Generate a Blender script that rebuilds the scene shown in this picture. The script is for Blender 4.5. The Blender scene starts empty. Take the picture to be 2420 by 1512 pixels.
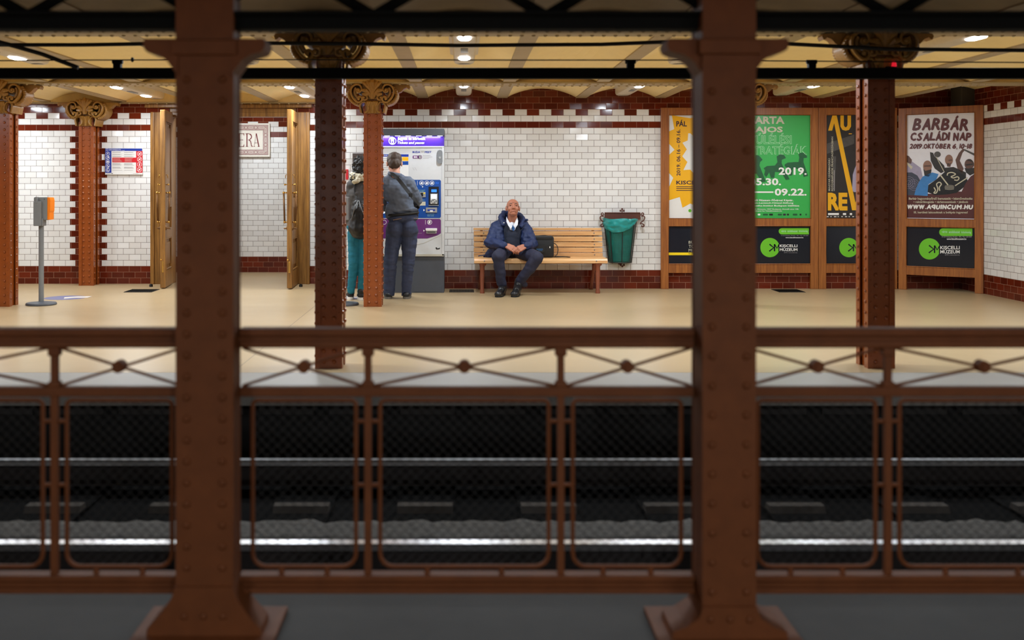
import bpy, bmesh, math, random
from mathutils import Vector, Matrix, noise, Euler
random.seed(7)
sc = bpy.context.scene
COL = sc.collection
PI = math.pi

# ------------------------------------------------------------------ camera / world / exposure
F, VX, VY, EYE = 2500.0, 1093.0, 440.0, 1.26      # focal length in px (2420 wide), vanishing point, eye height
cam_d = bpy.data.cameras.new('camera')
cam = bpy.data.objects.new('camera', cam_d); COL.objects.link(cam)
cam.location = (0, 0, EYE); cam.rotation_euler = (PI/2, 0, 0)
cam_d.sensor_fit = 'HORIZONTAL'; cam_d.sensor_width = 36.0
cam_d.lens = F*36.0/2420.0
cam_d.shift_x = (1210-VX)/2420.0
cam_d.shift_y = -(756-VY)/2420.0
cam_d.clip_start = 0.05; cam_d.clip_end = 60
cam_d.dof.use_dof = True; cam_d.dof.focus_distance = 12.5; cam_d.dof.aperture_fstop = 1.5
sc.camera = cam
world = bpy.data.worlds.new('world'); sc.world = world; world.use_nodes = True
bg = world.node_tree.nodes['Background']; bg.inputs[0].default_value = (0.02, 0.018, 0.016, 1); bg.inputs[1].default_value = 0.3
vs = sc.view_settings
sc.display_settings.display_device = 'sRGB'
vs.view_transform = 'Standard'; vs.look = 'None'; vs.gamma = 1.0; vs.use_curve_mapping = False
vs.exposure = 0.18
sc.cycles.use_denoising = True
sc.cycles.max_bounces = 10; sc.cycles.diffuse_bounces = 6; sc.cycles.glossy_bounces = 4
sc.cycles.caustics_reflective = False; sc.cycles.caustics_refractive = False
sc.cycles.sample_clamp_indirect = 20.0
LAMP_W = 19.5          # watts of one ceiling lamp
LAMP_COL = (0.82, 0.92, 1.0)
NEAR_W = 46.0           # lamps over the near platform

def W(px, py, d): return Vector(((px-VX)*d/F, d, EYE-(py-VY)*d/F))
def X(px, d): return (px-VX)*d/F
def Z(py, d): return EYE-(py-VY)*d/F
def S(r, g, b):
    f = lambda c: (c/255/12.92) if c/255 <= 0.04045 else ((c/255+0.055)/1.055)**2.4
    return (f(r), f(g), f(b), 1.0)

# ------------------------------------------------------------------ materials
class NT:
    def __init__(s, name):
        s.m = bpy.data.materials.new(name); s.m.use_nodes = True
        s.t = s.m.node_tree; s.b = s.t.nodes['Principled BSDF']
    def n(s, typ, **kw):
        nd = s.t.nodes.new(typ)
        for k, v in kw.items(): setattr(nd, k, v)
        return nd
    def set(s, sock, v):
        if isinstance(v, bpy.types.NodeSocket): s.t.links.new(v, sock)
        else: sock.default_value = v
    def math(s, op, a, b=0.0, c=0.0):
        nd = s.n('ShaderNodeMath', operation=op)
        s.set(nd.inputs[0], a); s.set(nd.inputs[1], b); s.set(nd.inputs[2], c)
        return nd.outputs[0]
    def mix(s, fac, a, b):
        nd = s.n('ShaderNodeMix', data_type='RGBA')
        s.set(nd.inputs[0], fac); s.set(nd.inputs[6], a); s.set(nd.inputs[7], b)
        return nd.outputs[2]
    def noise(s, scale, detail=3.0, vec=None, rough=0.5):
        nd = s.n('ShaderNodeTexNoise'); nd.inputs['Scale'].default_value = scale
        nd.inputs['Detail'].default_value = detail; nd.inputs['Roughness'].default_value = rough
        if vec is not None: s.set(nd.inputs['Vector'], vec)
        return nd.outputs[0]
    def bump(s, h, strength=0.3, dist=0.002):
        nd = s.n('ShaderNodeBump'); nd.inputs['Strength'].default_value = strength
        nd.inputs['Distance'].default_value = dist; s.set(nd.inputs['Height'], h)
        s.t.links.new(nd.outputs[0], s.b.inputs['Normal'])
    def obj(s): return s.n('ShaderNodeTexCoord').outputs['Object']
    def pos(s): return s.n('ShaderNodeNewGeometry').outputs['Position']

def mat(name, col, rough=0.5, metal=0.0, var=0.12, vscale=20.0, bump=0.0, bscale=60.0, spec=0.5, stretch=None, coat=0.0):
    k = NT(name)
    vec = k.obj()
    if stretch:
        mp = k.n('ShaderNodeMapping'); mp.inputs['Scale'].default_value = stretch
        k.t.links.new(vec, mp.inputs['Vector']); vec = mp.outputs[0]
    dark = tuple(c*(1-var*1.6) for c in col[:3])+(1,); lite = tuple(min(1, c*(1+var)) for c in col[:3])+(1,)
    nz = k.noise(vscale, 4.0, vec, 0.6)
    k.set(k.b.inputs['Base Color'], k.mix(nz, dark, lite))
    k.b.inputs['Roughness'].default_value = rough; k.b.inputs['Metallic'].default_value = metal
    k.b.inputs['Specular IOR Level'].default_value = spec
    k.b.inputs['Coat Weight'].default_value = coat
    if bump: k.bump(k.noise(bscale, 3.0, vec), bump, 0.003)
    return k.m

def emit(name, col, strength):
    k = NT(name); k.b.inputs['Base Color'].default_value = col
    k.b.inputs['Emission Color'].default_value = col; k.b.inputs['Emission Strength'].default_value = strength
    return k.m

def tile_material(name, quoins=()):
    k = NT(name)
    uv = k.n('ShaderNodeUVMap').outputs[0]
    sp = k.n('ShaderNodeSeparateXYZ'); k.t.links.new(uv, sp.inputs[0])
    u, v = sp.outputs[0], sp.outputs[1]
    RH, BW = 0.0761, 0.15
    br = k.n('ShaderNodeTexBrick'); br.offset = 0.5; br.offset_frequency = 2
    k.t.links.new(uv, br.inputs['Vector'])
    br.inputs['Scale'].default_value = 1.0; br.inputs['Brick Width'].default_value = BW; br.inputs['Row Height'].default_value = RH
    br.inputs['Mortar Size'].default_value = 0.0027; br.inputs['Mortar Smooth'].default_value = 0.15
    br.inputs['Color1'].default_value = (0, 0, 0, 1); br.inputs['Color2'].default_value = (1, 1, 1, 1)
    br.inputs['Mortar'].default_value = (0.5, 0.5, 0.5, 1)
    fac = br.outputs['Fac']; rnd = br.outputs['Color']
    row = k.math('FLOOR', k.math('DIVIDE', v, RH))
    low = k.math('LESS_THAN', row, 2.5)
    stripe = k.math('COMPARE', row, 26.0, 0.4)
    top = k.math('GREATER_THAN', row, 28.5)
    par = k.math('MODULO', k.math('ADD', k.math('FLOOR', k.math('DIVIDE', k.math('ADD', u, 0.075), BW)), 1000.0), 2.0)
    chk = k.math('MULTIPLY', k.math('COMPARE', row, 28.0, 0.4), k.math('LESS_THAN', par, 0.5))
    m = k.math('MAXIMUM', k.math('MAXIMUM', low, stripe), k.math('MAXIMUM', top, chk))
    for (u0, wl, wr, not28) in quoins:      # toothed brown edging beside the pilaster
        odd = k.math('MODULO', k.math('ADD', row, 1.0), 2.0)
        du = k.math('SUBTRACT', u, u0)
        right = k.math('LESS_THAN', du, k.math('ADD', wr, k.math('MULTIPLY', odd, 0.07)))
        left = k.math('GREATER_THAN', du, k.math('SUBTRACT', -wl, k.math('MULTIPLY', odd, 0.07)))
        m = k.math('MAXIMUM', m, k.math('MULTIPLY', left, right))
    n1 = k.noise(3.0, 4.0, uv)
    white = k.mix(rnd, S(225, 223, 221), S(239, 238, 237)); white = k.mix(k.math('MULTIPLY', n1, 0.35), white, S(206, 202, 198))
    brown = k.mix(rnd, S(80, 26, 14), S(106, 38, 20))
    tile = k.mix(m, white, brown)
    mort = k.mix(m, S(126, 116, 108), S(140, 98, 78))
    k.set(k.b.inputs['Base Color'], k.mix(fac, tile, mort))
    k.set(k.b.inputs['Specular IOR Level'], k.math('SUBTRACT', 0.5, k.math('MULTIPLY', m, 0.22)))
    k.set(k.b.inputs['Roughness'], k.math('ADD', 0.12, k.math('MULTIPLY', fac, 0.6)))
    ev = k.math('MULTIPLY', k.math('SUBTRACT', 1.0, k.math('MODULO', row, 2.0)), 0.075)
    cid = k.n('ShaderNodeCombineXYZ'); k.set(cid.inputs[0], k.math('FLOOR', k.math('DIVIDE', k.math('ADD', u, ev), BW))); k.set(cid.inputs[1], row)
    wn = k.n('ShaderNodeTexWhiteNoise'); wn.noise_dimensions = '3D'; k.t.links.new(cid.outputs[0], wn.inputs['Vector'])
    sub = k.n('ShaderNodeVectorMath', operation='SUBTRACT'); k.t.links.new(wn.outputs['Color'], sub.inputs[0]); sub.inputs[1].default_value = (.5, .5, .5)
    scl = k.n('ShaderNodeVectorMath', operation='SCALE'); k.t.links.new(sub.outputs[0], scl.inputs[0]); scl.inputs['Scale'].default_value = 0.055
    geo = k.n('ShaderNodeNewGeometry'); ad = k.n('ShaderNodeVectorMath', operation='ADD'); k.t.links.new(geo.outputs['Normal'], ad.inputs[0]); k.t.links.new(scl.outputs[0], ad.inputs[1])
    nm = k.n('ShaderNodeVectorMath', operation='NORMALIZE'); k.t.links.new(ad.outputs[0], nm.inputs[0])
    wav = k.noise(11.0, 2.0, uv)
    h = k.math('ADD', k.math('MULTIPLY', k.math('SUBTRACT', 1.0, fac), 1.0), k.math('MULTIPLY', wav, 0.25))
    k.bump(h, 0.35, 0.002)
    k.t.links.new(nm.outputs[0], k.b.inputs['Normal'].links[0].from_node.inputs['Normal'])
    return k.m

def wood_material(name, c1, c2, rough=0.45, axis='Z'):
    k = NT(name)
    mp = k.n('ShaderNodeMapping'); mp.inputs['Scale'].default_value = {'Z': (30, 30, 1.6), 'X': (1.6, 30, 30)}[axis]
    k.t.links.new(k.obj(), mp.inputs['Vector'])
    g = k.noise(1.4, 6.0, mp.outputs[0], 0.65)
    rp = k.n('ShaderNodeValToRGB'); rp.color_ramp.elements[0].color = c1; rp.color_ramp.elements[1].color = c2
    rp.color_ramp.elements[0].position = 0.35; rp.color_ramp.elements[1].position = 0.65
    k.t.links.new(g, rp.inputs[0])
    k.t.links.new(rp.outputs[0], k.b.inputs['Base Color']); k.b.inputs['Roughness'].default_value = rough
    k.bump(g, 0.15, 0.002)
    return k.m

M = {}
M['tile'] = tile_material('glazed_tile')
M['tile_q'] = tile_material('glazed_tile_toothed', [(-4.84+0.332, 0.163, 0.178, 0)])
M['paint'] = mat('brown_iron_paint', S(140, 68, 22), 0.27, var=0.16, vscale=14, bump=0.05, bscale=40)
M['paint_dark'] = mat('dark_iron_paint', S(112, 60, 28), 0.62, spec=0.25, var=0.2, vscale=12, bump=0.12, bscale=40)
M['black_iron'] = mat('black_iron', S(11, 10, 9), 0.75, spec=0.15, var=0.2)
M['gold'] = mat('ochre_gilt', S(158, 114, 50), 0.42, var=0.28, vscale=35, bump=0.3, bscale=50)
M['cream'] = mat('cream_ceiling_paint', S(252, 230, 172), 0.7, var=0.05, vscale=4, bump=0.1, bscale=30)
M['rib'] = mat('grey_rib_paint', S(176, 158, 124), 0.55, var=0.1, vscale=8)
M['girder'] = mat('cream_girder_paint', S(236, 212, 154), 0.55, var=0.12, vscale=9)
M['cream_shaded'] = mat('shaded_cream_paint', S(112, 96, 74), 0.75, var=0.2, vscale=3)  # ceiling over tracks and near platform: cream paint with shade put into its colour
M['housing'] = mat('light_housing', S(216, 208, 194), 0.5, var=0.06)
M['lens'] = emit('lamp_lens', (0.97, 0.97, 1.0, 1), 22.0)
M['led'] = emit('led_strip', (0.75, 0.8, 1.0, 1), 6.0)
M['doorwood'] = wood_material('varnished_oak', S(108, 70, 26), S(160, 112, 50), 0.4)
M['framewood'] = wood_material('stained_pine', S(128, 70, 24), S(166, 100, 40), 0.42)
M['slat'] = wood_material('varnished_slat', S(206, 150, 94), S(232, 186, 130), 0.32, 'X')
M['leg_iron'] = mat('red_brown_casting', S(138, 76, 52), 0.4)
M['brass'] = mat('brass', S(206, 160, 84), 0.25, 1.0)
M['bronze'] = mat('dull_bronze', S(120, 84, 50), 0.4, 0.8)
M['grey_metal'] = mat('grey_painted_steel', S(122, 124, 126), 0.45, var=0.06)
M['grey_dark'] = mat('anthracite_steel', S(72, 75, 82), 0.45, var=0.05)
M['orange'] = mat('orange_plastic', S(245, 130, 10), 0.35, var=0.03)
M['white_panel'] = mat('pale_grey_enamel', S(206, 206, 206), 0.35, var=0.04)
M['beige'] = mat('beige_trim', S(186, 180, 164), 0.4, var=0.04)
M['blue'] = mat('blue_print', S(10, 70, 150), 0.35, var=0.04)
M['blue_sign'] = mat('blue_sign_print', S(20, 50, 150), 0.4, var=0.04)
M['purple'] = mat('purple_print', S(104, 44, 110), 0.35, var=0.04)
M['violet'] = mat('violet_header', S(66, 30, 140), 0.3, var=0.03)
M['red'] = mat('red_print', S(198, 22, 36), 0.4, var=0.04)
M['white'] = mat('white_print', S(238, 236, 232), 0.4, var=0.02)
M['paper'] = mat('paper_white', S(226, 224, 220), 0.45, var=0.03)
M['greytext'] = mat('grey_print', S(168, 162, 162), 0.5, var=0.02)
M['black'] = mat('black_print', S(14, 14, 16), 0.35, var=0.02)
M['ink'] = mat('ink_print', S(42, 24, 54), 0.4, var=0.02)
M['silver'] = mat('brushed_silver', S(190, 190, 188), 0.3, 0.7, var=0.05)
M['screen'] = emit('lit_display', (0.62, 0.8, 1.0, 1), 1.6)
M['screen_blue'] = emit('blue_display', (0.02, 0.18, 0.9, 1), 0.9)
M['yellow'] = mat('yellow_print', S(238, 176, 14), 0.35, var=0.03)
M['lemon'] = mat('lemon_print', S(246, 214, 20), 0.4, var=0.02)
M['green'] = mat('green_print', S(56, 172, 78), 0.32, var=0.03)
M['green_pale'] = mat('pale_green_print', S(170, 222, 176), 0.35, var=0.02)
M['green_dark'] = mat('dark_green_print', S(28, 92, 52), 0.35, var=0.2, vscale=30)
M['lime'] = mat('lime_print', S(108, 196, 40), 0.35, var=0.02)
M['navy_panel'] = mat('navy_panel_print', S(22, 27, 38), 0.22, var=0.1)
M['charcoal'] = mat('charcoal_photo_print', S(44, 38, 36), 0.3, var=0.35, vscale=9)
M['grey_photo'] = mat('grey_photo_print', S(82, 78, 76), 0.35, var=0.3, vscale=14)
M['maroon'] = mat('maroon_print', S(88, 40, 40), 0.35, var=0.12)
M['blood'] = mat('dark_red_print', S(98, 34, 34), 0.4, var=0.1)
M['sky_print'] = mat('pale_sky_print', S(236, 236, 246), 0.35, var=0.04)
M['skin_print'] = mat('skin_print', S(150, 110, 92), 0.4, var=0.15, vscale=40)
M['skin_shade'] = mat('brown_skin_print', S(104, 72, 62), 0.4, var=0.2, vscale=40)
M['cobalt_print'] = mat('cobalt_print', S(62, 132, 200), 0.35, var=0.15)
M['slate_print'] = mat('slate_print', S(62, 66, 84), 0.4, var=0.25)
M['lilac_print'] = mat('lilac_print', S(168, 160, 186), 0.4, var=0.12)
M['bone_print'] = mat('bone_print', S(206, 200, 176), 0.4, var=0.05)
M['dark_print'] = mat('dark_brown_print', S(42, 36, 34), 0.4, var=0.2)
M['name_red'] = mat('oxblood_glaze', S(112, 26, 30), 0.2, var=0.05)
M['name_pink'] = mat('dusty_pink_glaze', S(186, 156, 150), 0.2, var=0.06)
M['name_line'] = mat('mauve_line_glaze', S(112, 78, 80), 0.2, var=0.05)
M['ivory'] = mat('ivory_glaze', S(232, 224, 212), 0.15, var=0.03)
M['skin'] = mat('skin', S(182, 118, 92), 0.5, var=0.14, vscale=30, bump=0.1, bscale=120)
M['skin_pale'] = mat('pale_skin', S(206, 150, 128), 0.5, var=0.1, vscale=30)
M['lip'] = mat('lip', S(128, 70, 58), 0.5)
M['brow'] = mat('grey_brow', S(96, 76, 66), 0.7)
M['eye'] = mat('dark_eye', S(52, 40, 36), 0.3)
M['navy'] = mat('navy_jacket_cloth', S(25, 42, 86), 0.62, var=0.2, vscale=24, bump=0.4, bscale=28)
M['navy_trousers'] = mat('dark_navy_twill', S(36, 38, 62), 0.75, var=0.2, vscale=30, bump=0.4, bscale=24)
M['knit'] = mat('black_navy_knit', S(24, 30, 48), 0.85, var=0.2, vscale=60, bump=0.4, bscale=90)
M['shirt_white'] = mat('white_shirt', S(226, 228, 236), 0.7, var=0.05)
M['tie_blue'] = mat('blue_tie', S(46, 110, 184), 0.6, var=0.25, vscale=60)
M['boot'] = mat('black_leather', S(30, 30, 32), 0.32, var=0.2, bump=0.3, bscale=40)
M['shirt_grey'] = mat('grey_blue_shirt', S(92, 100, 116), 0.75, var=0.18, vscale=18, bump=0.4, bscale=26)
M['denim'] = mat('dark_denim', S(50, 58, 84), 0.78, var=0.22, vscale=22, bump=0.35, bscale=30)
M['stitch'] = mat('tan_stitching', S(150, 116, 86), 0.7)
M['belt'] = mat('black_belt', S(20, 20, 22), 0.5)
M['hair_brown'] = mat('brown_hair', S(74, 58, 48), 0.6, var=0.35, vscale=60, bump=0.6, bscale=90, stretch=(1, 1, 0.4))
M['hair_black'] = mat('black_hair', S(24, 22, 24), 0.55, var=0.4, vscale=50, bump=0.8, bscale=50)
M['hair_grey'] = mat('cropped_grey_hair', S(122, 86, 70), 0.8, var=0.2, vscale=80)
M['coat_grey'] = mat('charcoal_jacket', S(74, 72, 72), 0.75, var=0.2, vscale=18, bump=0.4, bscale=26)
M['backpack'] = mat('black_nylon', S(22, 22, 24), 0.5, var=0.2, bump=0.4, bscale=30)
M['teal_denim'] = mat('teal_denim', S(18, 116, 140), 0.75, var=0.2, vscale=24, bump=0.35, bscale=30)
M['teal_bag'] = mat('teal_bin_liner', S(34, 150, 148), 0.28, var=0.18, vscale=12, bump=0.8, bscale=22)
M['teal_bag_in'] = mat('teal_liner_in_basket', S(36, 150, 140), 0.3, var=0.25, vscale=14, bump=0.8, bscale=20)
M['bin_iron'] = mat('brown_bin_iron', S(92, 48, 36), 0.45)
M['plaque_wood'] = mat('dark_plaque_wood', S(70, 56, 50), 0.5)
M['sole_grey'] = mat('grey_rubber_sole', S(104, 98, 90), 0.7)
M['wire'] = mat('dark_wire', S(36, 32, 30), 0.5)
M['concrete'] = mat('grey_concrete', S(62, 59, 57), 0.8, var=0.2, vscale=6, bump=0.2)
M['concrete_dark'] = mat('sooty_concrete', S(58, 53, 50), 0.85, var=0.3, vscale=5, bump=0.3)
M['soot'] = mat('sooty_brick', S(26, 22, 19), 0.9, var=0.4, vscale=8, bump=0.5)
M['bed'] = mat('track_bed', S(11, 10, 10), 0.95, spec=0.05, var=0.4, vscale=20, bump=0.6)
M['gravel'] = mat('ballast', S(104, 100, 96), 0.9, spec=0.1, var=0.5, vscale=45, bump=1.0, bscale=60)
M['rail_steel'] = mat('polished_rail', S(214, 214, 216), 0.3, 1.0, var=0.06)
M['rail_side'] = mat('rusty_rail', S(34, 25, 21), 0.7, 0.3)
M['sleeper'] = mat('sleeper_concrete', S(78, 72, 67), 0.9, spec=0.1, var=0.2)
M['granite'] = mat('speckled_granite', S(150, 144, 136), 0.45, var=0.3, vscale=220, bump=0.05)
M['cable'] = mat('black_cable', S(26, 23, 22), 0.55)
M['grate'] = mat('floor_grate', S(84, 76, 66), 0.55, 0.3)
M['sticker_blue'] = mat('floor_sticker_blue', S(112, 112, 150), 0.4, var=0.1)
M['sticker_white'] = mat('floor_sticker_white', S(216, 208, 200), 0.4, var=0.05)
M['red_glass'] = emit('red_lamp_glass', S(226, 30, 48), 0.7)
def floor_material():
    k = NT('honed_stone_floor'); p = k.pos()
    sp = k.n('ShaderNodeSeparateXYZ'); k.t.links.new(p, sp.inputs[0])
    n1 = k.noise(260.0, 2.0, p); n2 = k.noise(1.3, 4.0, p)
    c = k.mix(n1, S(174, 149, 112), S(193, 170, 132)); c = k.mix(k.math('MULTIPLY', n2, 0.5), c, S(162, 136, 100))
    jx = k.math('COMPARE', k.math('PINGPONG', k.math('ADD', sp.outputs[0], 1.555), 3.87), 0.0, 0.004)
    c = k.mix(k.math('MULTIPLY', jx, 0.65), c, S(86, 66, 48))
    k.set(k.b.inputs['Base Color'], c)
    k.set(k.b.inputs['Roughness'], k.math('ADD', 0.24, k.math('MULTIPLY', n2, 0.16)))
    k.bump(k.noise(9.0, 3.0, p), 0.06, 0.004)
    return k.m
M['floor'] = floor_material()

# ------------------------------------------------------------------ mesh helpers
def link(name, me, parent=None):
    o = bpy.data.objects.new(name, me); COL.objects.link(o)
    if parent is not None: o.parent = parent
    return o
def tag(o, label=None, cat=None, group=None, kind=None):
    if label: o['label'] = label
    if cat: o['category'] = cat
    if group: o['group'] = group
    if kind: o['kind'] = kind
    return o
def thing(name, label, cat, group=None, loc=(0, 0, 0), kind='thing'):
    o = bpy.data.objects.new(name, None); COL.objects.link(o); o.location = loc; o.empty_display_size = 0.1
    return tag(o, label, cat, group, kind)

class MB:
    """collects shapes (world coordinates) into one mesh"""
    def __init__(s): s.v = []; s.f = []; s.mi = []; s.mats = []; s.uv = {}
    def m(s, name):
        if name not in s.mats: s.mats.append(name)
        return s.mats.index(name)
    def add(s, vs, fs, mt):
        b = len(s.v); i = s.m(mt); s.v += [tuple(v) for v in vs]
        for f in fs: s.f.append([b+k for k in f]); s.mi.append(i)
    def box(s, x0, x1, y0, y1, z0, z1, mt, bev=0.0):
        if bev <= 0:
            vs = [(x0,y0,z0),(x1,y0,z0),(x1,y1,z0),(x0,y1,z0),(x0,y0,z1),(x1,y0,z1),(x1,y1,z1),(x0,y1,z1)]
            s.add(vs, [(0,3,2,1),(4,5,6,7),(0,1,5,4),(1,2,6,5),(2,3,7,6),(3,0,4,7)], mt)
        else:
            bm = bmesh.new(); bmesh.ops.create_cube(bm, size=1.0)
            for v in bm.verts: v.co = Vector(((x0+x1)/2+v.co.x*(x1-x0), (y0+y1)/2+v.co.y*(y1-y0), (z0+z1)/2+v.co.z*(z1-z0)))
            bmesh.ops.bevel(bm, geom=bm.edges[:], offset=bev, segments=2, affect='EDGES', profile=0.6)
            s.bm(bm, mt)
    def bm(s, bm, mt):
        bm.verts.index_update()
        s.add([v.co.copy() for v in bm.verts], [[v.index for v in f.verts] for f in bm.faces], mt); bm.free()
    def prism(s, pts, axis, a0, a1, mt, tf=None):
        """pts: 2-D outline; axis 'y': (x,z) outline extruded in y; 'x': (y,z); 'z': (x,y)"""
        def p(q, a): return {'y': (q[0], a, q[1]), 'x': (a, q[0], q[1]), 'z': (q[0], q[1], a)}[axis]
        n = len(pts); vs = [p(q, a0) for q in pts]+[p(q, a1) for q in pts]
        if tf: vs = [tf(Vector(v)) for v in vs]
        s.add(vs, [list(range(n))[::-1], [n+i for i in range(n)]]+[[i, (i+1) % n, n+(i+1) % n, n+i] for i in range(n)], mt)
    def tube(s, pts, r, mt, n=8, closed=False, ry=None, cap=True):
        pts = [Vector(p) for p in pts]; N = len(pts)
        rs = r if isinstance(r, (list, tuple)) else [r]*N
        vs = []; up = None
        for i, p in enumerate(pts):
            a = pts[(i-1) % N] if (closed or i > 0) else p; b = pts[(i+1) % N] if (closed or i < N-1) else p
            t = (b-a).normalized() if (b-a).length > 1e-9 else Vector((0, 0, 1))
            if up is None: up = Vector((0, 0, 1)) if abs(t.z) < 0.9 else Vector((0, 1, 0))
            sd = t.cross(up).normalized() if t.cross(up).length > 1e-6 else t.orthogonal().normalized()
            up = sd.cross(t).normalized()
            for k in range(n):
                an = 2*PI*k/n; vs.append(p+(sd*math.cos(an)+up*math.sin(an)*(1 if ry is None else ry))*rs[i])
        fs = []
        for i in range(N if closed else N-1):
            j = (i+1) % N
            for k in range(n): fs.append([i*n+k, i*n+(k+1) % n, j*n+(k+1) % n, j*n+k])
        if not closed and cap: fs += [list(range(n))[::-1], [(N-1)*n+k for k in range(n)]]
        s.add(vs, fs, mt)
    def cyl(s, p0, p1, r0, r1, mt, n=16): s.tube([p0, p1], [r0, r1], mt, n)
    def ball(s, c, r, mt, seg=12, ring=8, rot=None):
        r = (r, r, r) if not isinstance(r, (tuple, list)) else r
        c = Vector(c); vs = []; fs = []
        for i in range(ring+1):
            th = PI*i/ring
            for j in range(seg):
                ph = 2*PI*j/seg
                q = Vector((math.sin(th)*math.cos(ph)*r[0], math.sin(th)*math.sin(ph)*r[1], math.cos(th)*r[2]))
                if rot is not None: q = rot @ q
                vs.append(c+q)
        for i in range(ring):
            for j in range(seg): fs.append([i*seg+j, (i+1)*seg+j, (i+1)*seg+(j+1) % seg, i*seg+(j+1) % seg])
        s.add(vs, fs, mt)
    def rivet(s, c, nrm, r, mt):
        c = Vector(c); nrm = Vector(nrm).normalized(); a = nrm.orthogonal().normalized(); b = nrm.cross(a)
        vs = []; n = 8
        for (rr, h) in ((1, 0), (0.78, 0.5), (0.35, 0.72)):
            for k in range(n): vs.append(c+(a*math.cos(2*PI*k/n)+b*math.sin(2*PI*k/n))*r*rr+nrm*r*h)
        fs = [[i*n+k, i*n+(k+1) % n, (i+1)*n+(k+1) % n, (i+1)*n+k] for i in range(2) for k in range(n)]+[[2*n+k for k in range(n)]]
        s.add(vs, fs, mt)
    def lathe(s, c, prof, mt, n=24):
        c = Vector(c); vs = []
        for (r, z) in prof:
            for k in range(n): vs.append(c+Vector((r*math.cos(2*PI*k/n), r*math.sin(2*PI*k/n), z)))
        fs = [[i*n+k, i*n+(k+1) % n, (i+1)*n+(k+1) % n, (i+1)*n+k] for i in range(len(prof)-1) for k in range(n)]
        fs += [list(range(n))[::-1], [(len(prof)-1)*n+k for k in range(n)]]
        s.add(vs, fs, mt)
    def ribbon(s, pts, th, y0, y1, mt):
        """2-D (x,z) centre line, thickness th, extruded between y0 and y1"""
        L = []; R = []; N = len(pts)
        for i, p in enumerate(pts):
            a = Vector(pts[max(i-1, 0)]); b = Vector(pts[min(i+1, N-1)]); t = (b-a).normalized(); nn = Vector((-t.y, t.x))
            L.append(Vector(p)+nn*th/2); R.append(Vector(p)-nn*th/2)
        vs = []
        for i in range(N): vs += [(L[i].x, y0, L[i].y), (R[i].x, y0, R[i].y), (R[i].x, y1, R[i].y), (L[i].x, y1, L[i].y)]
        fs = [[4*i+k, 4*i+(k+1) % 4, 4*i+4+(k+1) % 4, 4*i+4+k] for i in range(N-1) for k in range(4)]
        fs += [[0, 1, 2, 3], [4*N-4+k for k in (3, 2, 1, 0)]]
        s.add(vs, fs, mt)
    def xf(s, fn): s.v = [tuple(fn(Vector(v))) for v in s.v]; return s
    def build(s, name, parent=None, smooth=False, origin=None, fixn=True):
        me = bpy.data.meshes.new(name)
        o0 = Vector(origin) if origin is not None else Vector((0, 0, 0))
        po = Vector((0, 0, 0))
        if parent is not None:
            q = parent
            while q is not None: po += q.location; q = q.parent
            o0 = po if origin is None else o0
        me.from_pydata([Vector(v)-o0 for v in s.v], [], s.f)
        for mn in s.mats: me.materials.append(M[mn])
        me.polygons.foreach_set('material_index', s.mi)
        if fixn:
            bm = bmesh.new(); bm.from_mesh(me); bmesh.ops.recalc_face_normals(bm, faces=bm.faces[:]); bm.to_mesh(me); bm.free()
        if smooth: me.polygons.foreach_set('use_smooth', [True]*len(me.polygons))
        if smooth == 'auto': me.set_sharp_from_angle(angle=0.7)
        me.update()
        o = link(name, me, parent); o.location = o0-po
        return o

def catmull(pts, n=6):
    pts = [Vector(p) for p in pts]; out = []
    for i in range(len(pts)-1):
        p0, p1, p2, p3 = pts[max(i-1, 0)], pts[i], pts[i+1], pts[min(i+2, len(pts)-1)]
        for k in range(n):
            t = k/n
            out.append(0.5*((2*p1)+(p2-p0)*t+(2*p0-5*p1+4*p2-p3)*t*t+(3*p1-p0-3*p2+p3)*t**3))
    return out+[pts[-1]]

def copy_tree(o, parent=None, loc=None):
    c = o.copy(); COL.objects.link(c)
    if parent is not None: c.parent = parent
    if loc is not None: c.location = loc
    for ch in list(o.children): copy_tree(ch, c)
    return c

# --- flat printing on a plane: pixel -> point on plane
_tx = {}
def text_mesh(body, bold=0.0, shear=0.0):
    key = (body, bold, shear)
    if key in _tx: return _tx[key]
    c = bpy.data.curves.new('tmp', 'FONT'); c.body = body; c.offset = bold; c.shear = shear; c.resolution_u = 2; c.fill_mode = 'FRONT'
    o = bpy.data.objects.new('tmp', c); COL.objects.link(o)
    dg = bpy.context.evaluated_depsgraph_get(); dg.update()
    me = bpy.data.meshes.new_from_object(o.evaluated_get(dg))
    vs = [(v.co.x, v.co.y) for v in me.vertices]; fs = [list(p.vertices) for p in me.polygons]
    bpy.data.objects.remove(o); bpy.data.curves.remove(c); bpy.data.meshes.remove(me)
    _tx[key] = (vs, fs); return vs, fs

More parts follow.
